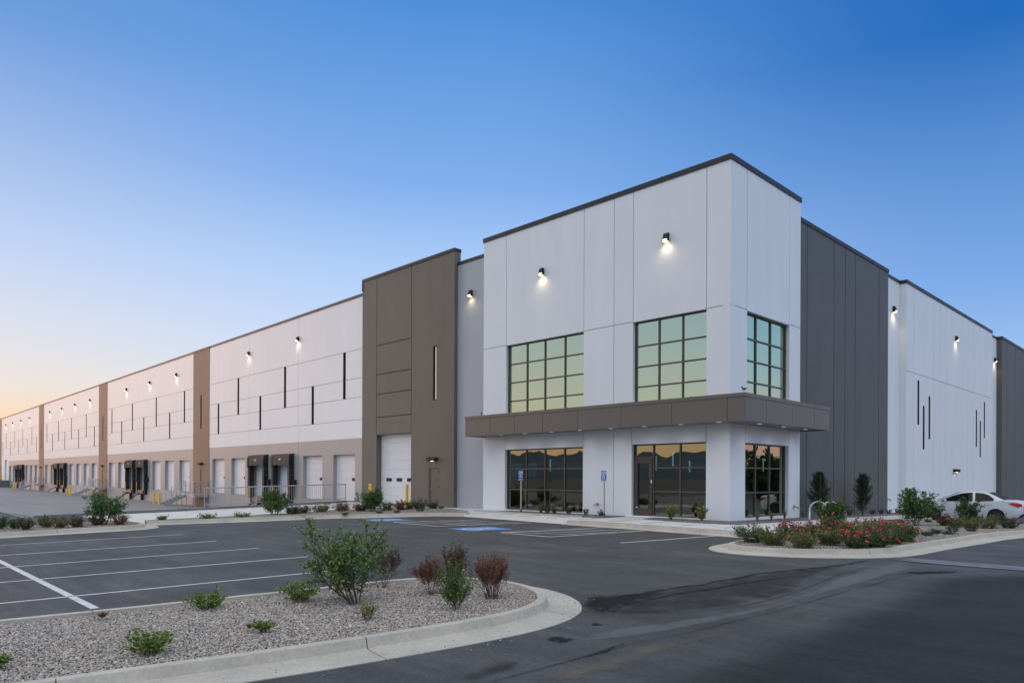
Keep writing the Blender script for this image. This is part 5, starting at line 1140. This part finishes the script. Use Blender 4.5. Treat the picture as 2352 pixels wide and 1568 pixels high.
# rose bed by the driveway
RB = 'shrubs in the bed before the brown block'
bush('shrub', (-17.8, -8.94, -.11), 1.08, 1.2, 'upright green shrub at the left end of the bed by the guard rail', 'shrub', RB, 60, leaf=G1, stems=8, ll=.08, lw_=.036, sr=.012, spread=.5, kids=4, bare=.1, up=.2, dens=.8)
for i, (x, y, hh, ww, lf, t_) in enumerate(((-17.35, -8.3, .32, .72, G2, 'small green rose bush with a red bloom beside the upright shrub'), (-17.5, -7.7, .38, 1.0, BR, 'brownish rose bush second from the left in the bed'), (-17.7, -6.6, .40, 1.0, G3, 'olive rose bush below the middle of the guard rail'), (-17.5, -5.6, .40, 1.0, RU, 'pinkish faded rose bush right of the olive one'), (-16.8, -4.95, .38, .85, BR, 'brownish rose bush just left of the tall shrub before the roll-up door'), (-16.4, -3.75, .46, .94, G3, 'olive rose bush right of the tall shrub before the roll-up door'), (-15.9, -3.3, .52, .62, RU, 'rose bush with a red flowering top before the roll-up door'), (-16.4, -2.4, .40, .6, G3, 'narrow olive bush at the foot of the right yellow bollard'), (-16.1, -1.95, .50, 1.05, G2, 'broad deep green bush before the narrow brown door'), (-15.8, -1.3, .38, .6, G3, 'olive bush at the right end of the bed'))):
    shrub('shrub', (x, y, lot(x, y) + .125), hh, ww, t_, 'shrub', RB, 61 + i, 'mound', nst=20, nlf=1600, ll=.05, lw_=.032, leaf=lf, sr=.005, bare=.1, flw=PK if i in (0, 3, 6) else None, nfl=30 if i == 6 else 12, fr=.045)
bush('shrub', (-16.35, -4.64, -.03), 1.12, 1.25, 'tall green shrub in front of the left yellow bollard', 'shrub', RB, 75, leaf=G1, stems=9, ll=.07, lw_=.032, sr=.012, spread=.5, kids=4, bare=.05, up=.2, dens=1.0)
for i, (x, y, ww, t_) in enumerate(((-14.94, -7.01, .4, 'leftmost of the grey-green mats at the kerb of the bed'), (-14.51, -5.44, .4, 'grey-green mat second from the left at the kerb'), (-14.15, -4.74, .37, 'grey-green mat third from the left at the kerb'), (-16.0, -2.9, .43, 'grey-green mat close before the broad deep green bush'), (-14.45, -3.2, .46, 'grey-green mat nearest the walk at the bed'), (-15.6, -.95, .4, 'grey-green mat at the right end of the bed'))):
    shrub('ground_plant', (x, y, lot(x, y) + .13), .10, ww, t_, 'ground plant', 'grey-green mats in the bed', 80 + i, 'low', nst=14, nlf=300, ll=.05, lw_=.02, leaf=TL, sr=.003, bare=.05)
# along the office front
grass_tuft((-8.95, -.6, .06), .62, .7, 'leaning straw-green ornamental grass before the wide office window', 'ornamental grasses at the office', 90, 90, GR, (.35, 0))
for i, (x, hh, ww, t_) in enumerate(((-8.81, .27, .33, 'first small dark purple bush from the left below the wide window'), (-8.04, .33, .31, 'second small dark purple bush from the left below the wide window'), (-7.16, .32, .38, 'third small dark purple bush, below the right end of the wide window'), (-6.23, .31, .33, 'fourth small dark purple bush, before the white wall by the hose tap'), (-5.42, .29, .32, 'fifth small dark purple bush at the foot of the right parking sign'))):
    shrub('shrub', (x + (.35 if i == 0 else 0), -.72, .06), hh, ww, t_, 'shrub', 'dark purple bushes before the office', 91 + i, 'mound', nst=12, nlf=420, ll=.035, lw_=.024, leaf=PU, sr=.004, bare=.1)
for i, (x, hh, ww, t_) in enumerate(((-2.06, .62, .62, 'yellow-flowered green bush nearer the entrance door'), (-.73, .54, .56, 'yellow-flowered green bush nearer the building corner'))):
    shrub('shrub', (x, -.72, .06), hh, ww, t_, 'shrub', 'yellow-flowered bushes at the entrance', 98 + i, 'vase', nst=16, nlf=1000, ll=.05, lw_=.022, leaf=G3 if i else LG, sr=.005, bare=.15, flw=YE, nfl=22, fr=.03, irr=.25)
for i, (y, hh, t_) in enumerate(((.97, .5, 'first ornamental grass from the corner, below the side window'), (2.1, .38, 'second ornamental grass from the corner, below the side window'), (3.22, .42, 'third ornamental grass from the corner, below the side window'), (4.9, .40, 'fourth ornamental grass from the corner, before the side hose tap'))):
    grass_tuft((.6, y, .05), hh, .36, t_, 'ornamental grasses at the office', 101 + i, 45, GR)
conifer((.6, 6.5, -.02), 2.0, 1.12, 'slim dark conifer nearer the white corner tower', 110); conifer((.6, 11.5, -.08), 2.0, 1.12, 'slim dark conifer farther along the charcoal wall', 111)
shrub('shrub', (.5, 10.1, -.06), .52, .44, 'dark loose bush between the two slim conifers', 'shrub', 'small dark bushes along the side wall', 112, 'mound', nst=12, nlf=400, ll=.04, lw_=.02, leaf=G2, bare=.1)
for i, y in enumerate((13.1, 14.3, 15.4, 16.7, 18.0)):
    shrub('shrub', (.5, y, .06 - .0125 * y), .24, .34, '%s small dark purple bush from the left beyond the farther conifer' % ORD[i], 'shrub', 'small dark bushes along the side wall', 113 + i, 'mound', nst=9, nlf=260, ll=.04, lw_=.026, leaf=PU, bare=.1)
# rose island on the right
RI = 'roses on the right island'
RO = [(4.18, -6.47, .42, .82, G2, 14, 'rose bush at the left tip of the right island'), (4.9, -6.84, .40, .66, G3, 5, 'olive rose bush at the front kerb, second from the left tip'), (4.69, -5.25, .46, .72, G2, 50, 'rose bush crowned with bright red blooms left of the bike rack'), (5.72, -6.97, .38, .68, G3, 5, 'olive rose bush in the front row below the left hoop'), (5.0, -4.5, .42, .68, G2, 46, 'rose bush with deep red blooms right at the left hoop'), (5.95, -5.95, .38, .7, G3, 8, 'yellow-olive rose bush in the front row below the right hoop'), (5.2, -3.6, .55, .9, G2, 34, 'rose bush with pale pink blooms at the foot of the leafy shrub'), (5.75, -3.9, .48, .75, G3, 16, 'rose bush behind the front row right of the leafy shrub'), (6.67, -6.14, .40, .72, G2, 42, 'front rose bush with bright crimson blooms low at the kerb'), (6.1, -2.9, .52, .85, G3, 24, 'pinkish rose bush at the back middle of the right island'), (6.98, -5.62, .42, .72, G2, 34, 'rose bush with red blooms right of the crimson one'), (7.0, -4.6, .42, .6, G2, 8, 'deep green rose bush second from the right in the near group'), (7.05, -3.8, .44, .72, G2, 30, 'rose bush with pink blooms at the right end of the near group'), (6.6, -2.9, .42, .6, G3, 8, 'olive bush behind the right end of the near group')]
for i, (x, y, hh, ww, lf, nf_, t_) in enumerate(RO): shrub('rose_bush', (x, y, lot(x, y) + .125), hh * 1.06, ww * 1.32, t_, 'rose bush', RI, 130 + i, 'mound', nst=24, nlf=2900, ll=.038, lw_=.027, leaf=lf, sr=.004, bare=.05, flw=PK, nfl=int(nf_ * 1.4), fr=.050)
bush('shrub', (4.66, -2.42, .0), 1.02, .70, 'leafy light green shrub growing through the bike rack', 'shrub', RI, 150, leaf=G1, stems=11, ll=.055, lw_=.030, sr=.009, spread=.40, kids=4, bare=.02, up=.2, dens=.9, base=.15)
bush('shrub', (5.0, 4.14, -.04), 1.30, 1.5, 'tall leafy shrub left of the white car', 'shrub', RI, 151, leaf=G1, stems=8, ll=.08, lw_=.040, sr=.012, spread=.5, kids=4, bare=.05, up=.25, dens=.55)
bush('shrub', (6.45, 5.25, -.04), .98, 1.15, 'airy leafy shrub in front of the white car door', 'shrub', RI, 152, leaf=G2, stems=7, ll=.07, lw_=.036, sr=.010, spread=.5, kids=3, bare=.15, up=.25, dens=.55)
for i, (x, y, hh, ww, lf, nf_, t_) in enumerate(((5.72, 5.0, .42, .7, RU, 14, 'reddish rose bush below the car front wheel'), (6.36, 3.79, .38, .66, G3, 4, 'olive rose bush below the car front door'), (6.9, 3.4, .40, .85, G3, 4, 'wide olive rose bush below the car rear door'), (7.25, 4.1, .42, .85, G3, 6, 'olive rose bush below the car rear wheel'), (7.6, 5.2, .46, .75, G2, 16, 'rose bush with pink tips below the car tail'))):
    shrub('rose_bush', (x, y, lot(x, y) + .125), hh, ww, t_, 'rose bush', 'roses in front of the white car', 160 + i, 'mound', nst=18, nlf=1900, ll=.040, lw_=.027, leaf=lf, sr=.004, bare=.05, flw=PK, nfl=nf_, fr=.04)
for i, (x, y, hh, ww, t_) in enumerate(((4.02, 5.73, .12, .35, 'grey-green mat farthest back left of the tall shrub'), (4.32, 8.13, .11, .3, 'grey-green mat near the car front wheel'), (7.0, -1.69, .12, .4, 'grey-green mat just right of the near rose group'), (6.98, -.85, .15, .34, 'grey-green mat second right of the near rose group'), (7.28, -.75, .08, .44, 'flat grey-green mat close to the kerb'), (7.1, .4, .18, .48, 'raised grey-green mat in the middle of the bare gravel'), (7.42, 1.2, .09, .34, 'grey-green mat at the kerb below the wide olive rose'))):
    shrub('ground_plant', (x, y, lot(x, y) + .13), hh, ww, t_, 'ground plant', 'grey-green mats on the right island', 170 + i, 'low', nst=14, nlf=330, ll=.05, lw_=.022, leaf=TL, sr=.003, bare=.05)

# trees and dark planting across the drive (seen mirrored in the side window)
ORD5 = ['first', 'second', 'third', 'fourth', 'fifth']
def far_tree(x, y, h, ww, seed):
    shrub('tree', (x, y, -2.1), h, ww, 'leafy tree across the drive mirrored in the side window, %s of five' % ORD5[seed - 300], 'tree', 'trees across the drive', seed, 'vase', nst=18, nlf=6000, ll=.42, lw_=.34, leaf=G2, sr=.12, twigs=10, bare=.2, irr=.35)
for i, (x, y, h_) in enumerate(((42, 62, 9), (52, 70, 7.5), (36, 78, 8), (60, 60, 8.5), (46, 95, 8))): far_tree(x, y, h_, h_ * .8, 300 + i)

# ------------------------------------------------------------------ signs
def text_mb(s, size, f, m):
    cu = bpy.data.curves.new('t', 'FONT'); cu.body = s; cu.size = size; cu.align_x = 'CENTER'; cu.align_y = 'CENTER'; cu.resolution_u = 2; cu.offset = size * .012
    o = bpy.data.objects.new('t', cu); me = bpy.data.meshes.new_from_object(o); mb = MB()
    for p in me.polygons: mb.quad(*[f(me.vertices[i].co.x, me.vertices[i].co.y) for i in p.vertices], m=m)
    bpy.data.objects.remove(o); bpy.data.meshes.remove(me); bpy.data.curves.remove(cu); return mb
def sign(x, y, z0, zt, zb_, wd, lines, label, tilt=.0):
    root = empty('parking_sign', (x, y, z0), label, 'parking sign', 'reserved parking signs'); mb = MB()
    mb.box(WORLD, x - .025, x + .025, y - .0, y + .045, z0 - .05, zt - .02); mb.build('post', M['post'], root)
    mb = MB(); mb.box(WORLD, x - .035, x + .035, y - .01, y + .055, z0 - .05, z0 + .12); mb.build('post_sleeve', M['frame'], root)
    zc = (zt + zb_) / 2; hh = (zt - zb_) / 2; F_ = FR((x, y, zc), (math.cos(.16), -math.sin(.16) * -1, 0), (math.sin(.16) * 1, -math.cos(.16), 0))
    mb = MB(); mb.box(F_, -wd / 2, wd / 2, .003, .008, -hh, hh, m=1); mb.box(F_, -wd / 2 + .006, wd / 2 - .006, .0082, .0095, -hh + .006, hh - .006, m=0)
    mb.box(F_, -wd / 2 + .012, wd / 2 - .012, .0096, .0105, hh - .105, hh - .04, m=1)
    if len(lines) > 3: mb.box(F_, -wd / 2 + .012, wd / 2 - .012, .0096, .0105, -hh + .012, -hh + .07, m=1)
    pn = mb.build('sign_panel', [M['sign_blue'], M['sign_white']], root)
    f = lambda o_: (lambda a, c: F_(a, o_, c))
    T = MB()
    def add(s_, size, zz, m):
        t = text_mb(s_, size, lambda a, c: F_(a, .0125, c + zz), m); n0 = len(T.v); T.v += t.v; T.f += [tuple(n0 + i for i in ff) for ff in t.f]; T.m += t.m
    add(lines[0], .058, hh - .073, 1); add(lines[1], .066, hh - .155, 0); add(lines[2], .078, -hh + (.055 if len(lines) == 3 else .115), 0)
    if len(lines) > 3: add(lines[3], .046, -hh + .041, 1)
    t = MB(); chair_symbol(t, lambda a, c: F_(a, .0125, c + (.0 if len(lines) == 3 else .015) - .005), .20, wz_=.13); n0 = len(T.v); T.v += t.v; T.f += [tuple(n0 + i for i in ff) for ff in t.f]; T.m += [0] * len(t.f)
    T.build('lettering', [M['sign_white'], M['sign_blue']], pn)
sign(-10.02, -.8, .06, 1.96, 1.50, .235, ['RESERVED', 'PARKING', 'ONLY'], 'blue accessible parking sign reading ONLY in front of the wide window')
sign(-5.21, -.8, .06, 1.93, 1.46, .25, ['RESERVED', 'PARKING', 'VAN', 'ACCESSIBLE'], 'blue accessible parking sign reading VAN before the white wall')

# ------------------------------------------------------------------ bike rack
def hoop(cx, cy, label):
    root = empty('bike_rack', (cx, cy, .0), label, 'bike rack', 'steel hoop bike racks'); mb = MB(); r = .29; d = Vector((.76, .65, 0)).normalized() * r; zt = .55; c = Vector((cx, cy, 0)); pts = [c - d + Vector((0, 0, -.05)), c - d + Vector((0, 0, zt))]
    for k in range(1, 12): a = math.pi * (1 - k / 12); pts.append(c + d * math.cos(a) + Vector((0, 0, zt + r * math.sin(a))))
    pts += [c + d + Vector((0, 0, zt)), c + d + Vector((0, 0, -.05))]
    mb.path(pts, .027, 10); mb.build('hoop', M['galv'], root, smooth=True)
    mb = MB()
    for s_ in (-1, 1): p = c + d * s_; mb.tube(p + Vector((0, 0, -.02)), p + Vector((0, 0, .05)), .06, .06, 12)
    mb.build('base_flange', M['galv'], root)
hoop(2.98, .64, 'steel hoop bike rack, left one rising behind the red roses'); hoop(3.28, .93, 'steel hoop bike rack, right one tangled in the leafy shrub')

# ------------------------------------------------------------------ birds
def bird(p, yaw, label, s=1.0):
    root = empty('bird', p, label, 'bird', 'small dark birds on the canopy'); P0_ = Vector(p); c, sn = math.cos(yaw), math.sin(yaw)
    T = lambda x, y, z: (P0_.x + (x * c - y * sn) * s, P0_.y + (x * sn + y * c) * s, P0_.z + z * s)
    rings = [(-.17, .105, .004, .006), (-.13, .100, .020, .008), (-.075, .09, .026, .022), (-.02, .092, .036, .036), (.035, .105, .036, .036), (.07, .128, .024, .026), (.09, .148, .023, .024), (.112, .155, .022, .021), (.13, .152, .010, .009), (.155, .148, .001, .001)]
    mb = MB(); n = 10
    for x, z, a, b_ in rings:
        for i in range(n): t = 2 * math.pi * i / n; mb.v.append(T(x, a * math.cos(t), z + b_ * math.sin(t)))
    for k in range(len(rings) - 1):
        for i in range(n): mb.f.append((k * n + i, k * n + (i + 1) % n, (k + 1) * n + (i + 1) % n, (k + 1) * n + i)); mb.m.append(0)
    mb.build('bird_body', mat('dark_feathers', (.012, .012, .015), rough=.5) if 'dark_feathers' not in bpy.data.materials else bpy.data.materials['dark_feathers'], root, smooth=True)
    mb = MB()
    for y in (-.014, .014): mb.tube(T(.0, y, .07), T(.008, y, 0), .0035, .003, 5); mb.tube(T(.008, y, .003), T(.035, y, .002), .003, .002, 5)
    mb.build('legs', M['black'], root)
bird((1.13, -1.12, 4.60), 2.6, 'small dark bird standing on the front corner of the canopy', 1.25); bird((-12.4, -1.1, 4.60), 2.4, 'small dark bird perched near the left end of the canopy', 1.0)

# ------------------------------------------------------------------ white car
def car(X0_, Y0_, Z0_):
    root = empty('parked_car', (X0_ + 2.2, Y0_, Z0_), 'white four-door sedan parked nose to the side wall behind the right island', 'car')
    T = lambda l, y, z: (X0_ + l, Y0_ + y, Z0_ + z)
    wc = (.93, 3.55); wr = .36
    L_ = sorted(set([0, .04, .12, .3, .5, 1.35, 1.5, 1.9, 2.3, 2.7, 3.05, 4.0, 4.2, 4.38, 4.46, 4.5] + [round(c + d, 3) for c in wc for d in (-.37, -.36, -.33, -.27, -.18, -.09, 0, .09, .18, .27, .33, .36, .37)]))
    ip = lambda x, pts: float(np.interp(x, [p[0] for p in pts], [p[1] for p in pts]))
    hw = [(0, .50), (.04, .62), (.12, .72), (.3, .80), (.6, .855), (1.2, .88), (3.2, .88), (3.9, .865), (4.2, .83), (4.4, .76), (4.46, .70), (4.5, .60)]
    ztop = [(0, .62), (.04, .68), (.12, .73), (.3, .79), (.6, .86), (1.0, .925), (1.25, .96), (1.5, .97), (3.6, 1.03), (3.8, 1.055), (4.1, 1.07), (4.35, 1.06), (4.46, 1.0), (4.5, .93)]
    zbel = [(0, .60), (.04, .64), (.12, .68), (.3, .73), (.6, .80), (1.0, .875), (1.25, .91), (3.4, .985), (3.8, 1.0), (4.2, 1.01), (4.4, .99), (4.46, .94), (4.5, .88)]
    zbot = [(0, .36), (.1, .24), (.4, .2), (4.1, .22), (4.4, .28), (4.5, .42)]
    V = []; n = 13
    for l in L_:
        zb__ = ip(l, zbot)
        for c in wc:
            if abs(l - c) < wr: zb__ = max(zb__, .31 + math.sqrt(wr * wr - (l - c) ** 2))
        h_ = ip(l, hw); zt = ip(l, ztop); zl = ip(l, zbel); half = [(h_ - .05, zb__), (h_ - .012, max(zb__, .34)), (h_, max(zb__ + .002, .55)), (h_ - .008, max(zb__ + .004, .72 if zl > .76 else zl - .03)), (h_ - .05, zl), (h_ - .14, zt - .012), (0, zt + .012)]
        V.append([(-y, z) for y, z in half] + [(y, z) for y, z in half[::-1][1:]])
    mb = MB()
    for l, r_ in zip(L_, V): mb.v += [T(l, y, z) for y, z in r_]
    for i in range(len(L_) - 1):
        for j in range(n - 1): mb.f.append((i * n + j, (i + 1) * n + j, (i + 1) * n + j + 1, i * n + j + 1)); mb.m.append(0)
    for e in (0, (len(L_) - 1) * n): mb.f.append(tuple(e + j for j in range(n))); mb.m.append(0)
    body = mb.build('body', M['carpaint'], root, smooth=True, fixn=True)
    es = body.modifiers.new('edges', 'EDGE_SPLIT'); es.split_angle = R(38)
    # underside and wheel wells
    mb = MB(); mb.box(WORLD, X0_ + .25, X0_ + 4.3, Y0_ - .72, Y0_ + .72, Z0_ + .22, Z0_ + .62); mb.build('underbody', M['black'], root)
    # greenhouse
    G_ = [(.98, .93, .93), (1.25, .95, 1.06), (1.55, .965, 1.22), (1.85, .975, 1.35), (2.1, .98, 1.415), (2.35, .985, 1.45), (2.65, .99, 1.455), (2.95, .995, 1.435), (3.2, 1.0, 1.385), (3.45, 1.01, 1.28), (3.7, 1.03, 1.145), (3.88, 1.06, 1.065)]
    def sec(l, zb__, zr):
        t = (zr - zb__) / .47; wb = .80; wt = .80 - .22 * max(0, t)
        return [(-wb, zb__ - .02), (-wt, max(zb__, zr - .05)), (-wt + .13, zr), (0, zr + .018), (wt - .13, zr), (wt, max(zb__, zr - .05)), (wb, zb__ - .02)]
    mb = MB()
    for l, a, c in G_: mb.v += [T(l, y, z) for y, z in sec(l, a, c)]
    for i in range(len(G_) - 1):
        for j in range(6): mb.f.append((i * 7 + j, (i + 1) * 7 + j, (i + 1) * 7 + j + 1, i * 7 + j + 1)); mb.m.append(0)
    mb.build('roof', M['carpaint'], root, smooth=True, fixn=True)
    def on_side(l, z, s_, e=.008):
        zb__ = ip(l, [(g[0], g[1]) for g in G_]); zr = ip(l, [(g[0], g[2]) for g in G_]); S_ = sec(l, zb__, zr); (y0, z0_), (y1, z1_) = S_[0], S_[1]; t = (z - z0_) / max(1e-3, z1_ - z0_); return T(l, s_ * (-(y0 + (y1 - y0) * min(1, t)) + e), z)
    for s_ in (-1, 1):
        for low, up in (([(1.22, .955), (1.5, .965), (1.8, .975), (2.1, .98), (2.4, .985), (2.60, .99)], [(1.22, .965), (1.5, 1.12), (1.8, 1.255), (2.1, 1.35), (2.4, 1.395), (2.56, 1.40)]), ([(2.70, .99), (3.0, .995), (3.25, 1.005), (3.46, 1.02)], [(2.67, 1.40), (3.0, 1.375), (3.22, 1.30), (3.44, 1.13)])):
            mb = MB()
            for k in range(len(low) - 1): mb.quad(on_side(*low[k], s_), on_side(*low[k + 1], s_), on_side(*up[k + 1], s_), on_side(*up[k], s_))
            mb.build('side_window', M['carglass'], root)
        mb = MB(); mb.ball(T(1.48, s_ * .93, 1.0), .085, 10, 6, sc=(.7, 1.2, .8)); mb.build('side_mirror', M['carpaint'], root, smooth=True)
        for l in (2.42, 3.30): mb = MB(); mb.box(WORLD, X0_ + l - .09, X0_ + l + .09, Y0_ + s_ * .875 - .012, Y0_ + s_ * .875 + .012, Z0_ + .84, Z0_ + .862); mb.build('door_handle', M['carpaint'], root)
        mb = MB()
        for l, a, c in ((1.35, .30, .90), (2.64, .26, .90)): mb.box(WORLD, X0_ + l, X0_ + l + .009, Y0_ + s_ * .883 - .003, Y0_ + s_ * .883 + .003, Z0_ + a, Z0_ + min(c, .90))
        mb.build('door_gap', M['black'], root)
        mb = MB(); e = s_; mb.quad(T(4.02, e * .868, .93), T(4.22, e * .835, .96), T(4.44, e * .735, .93), T(4.42, e * .755, .74), T(4.25, e * .835, .82)); mb.quad(T(4.44, e * .735, .93), T(4.512, e * .56, .88), T(4.512, e * .56, .76), T(4.42, e * .755, .74)); mb.build('tail_light', M['red_lamp'], root)
        mb = MB(); mb.quad(T(.02, e * .60, .62), T(.14, e * .745, .66), T(.42, e * .845, .76), T(.36, e * .84, .66), T(.12, e * .75, .57)); mb.build('headlight', M['carglass'], root)
        mb = MB(); mb.quad(T(.30, e * .823, .72), T(.42, e * .85, .765), T(.40, e * .853, .72)); mb.build('side_marker', M['amber'], root)
        for c in wc:
            mb = MB(); y0 = Y0_ + s_ * .66; y1 = Y0_ + s_ * .845; cx = X0_ + c; prof = [(y0, .20), (y0, .30), (y0 + s_ * .02, .315), (y1 - s_ * .02, .315), (y1, .30), (y1, .205)]; nn_ = 28
            for k in range(nn_):
                a = 2 * math.pi * k / nn_
                for yy, rr in prof: mb.v.append((cx + rr * math.cos(a), yy, Z0_ + .315 + rr * math.sin(a)))
            for k in range(nn_):
                for j in range(5): a_ = k * 6 + j; b_ = ((k + 1) % nn_) * 6 + j; mb.f.append((a_, b_, b_ + 1, a_ + 1)); mb.m.append(0)
            ty = mb.build('tyre', M['tyre'], root, smooth=True)
            mb = MB(); yf = y1 - s_ * .03; mb.tube((cx, y0, Z0_ + .315), (cx, yf - s_ * .05, Z0_ + .315), .205, .205, 24)
            for k in range(7):
                a = 2 * math.pi * k / 7; d = Vector((math.cos(a), 0, math.sin(a))); t_ = Vector((-math.sin(a), 0, math.cos(a))); c0 = Vector((cx, yf, Z0_ + .315)); mb.quad(c0 + d * .04 + t_ * .03, c0 + d * .205 + t_ * .022, c0 + d * .205 - t_ * .022, c0 + d * .04 - t_ * .03)
            mb.tube((cx, yf - s_ * .04, Z0_ + .315), (cx, yf + s_ * .004, Z0_ + .315), .05, .045, 12); mb.build('rim', M['rim'], ty)
    mb = MB(); zf_ = .008; P1 = [(1.08, -.74, .975), (1.93, -.50, 1.385), (1.93, .50, 1.385), (1.08, .74, .975)]; mb.quad(*[T(l - .02, y, z + .012) for l, y, z in P1]); mb.build('windshield', M['carglass'], root)
    mb = MB(); P1 = [(3.20, -.50, 1.405), (3.84, -.66, 1.10), (3.84, .66, 1.10), (3.20, .50, 1.405)]; mb.quad(*[T(l + .015, y, z + .012) for l, y, z in P1]); mb.build('rear_window', M['carglass'], root)
    mb = MB(); mb.box(WORLD, X0_ + 4.505, X0_ + 4.515, Y0_ - .26, Y0_ + .26, Z0_ + .72, Z0_ + .83); mb.build('number_plate', M['sign_white'], root)
    mb = MB(); mb.box(WORLD, X0_ - .002, X0_ + .05, Y0_ - .45, Y0_ + .45, Z0_ + .40, Z0_ + .56); mb.build('grille', M['black'], root)
car(1.62, 16.15, lot(0, 15.5) - .0)
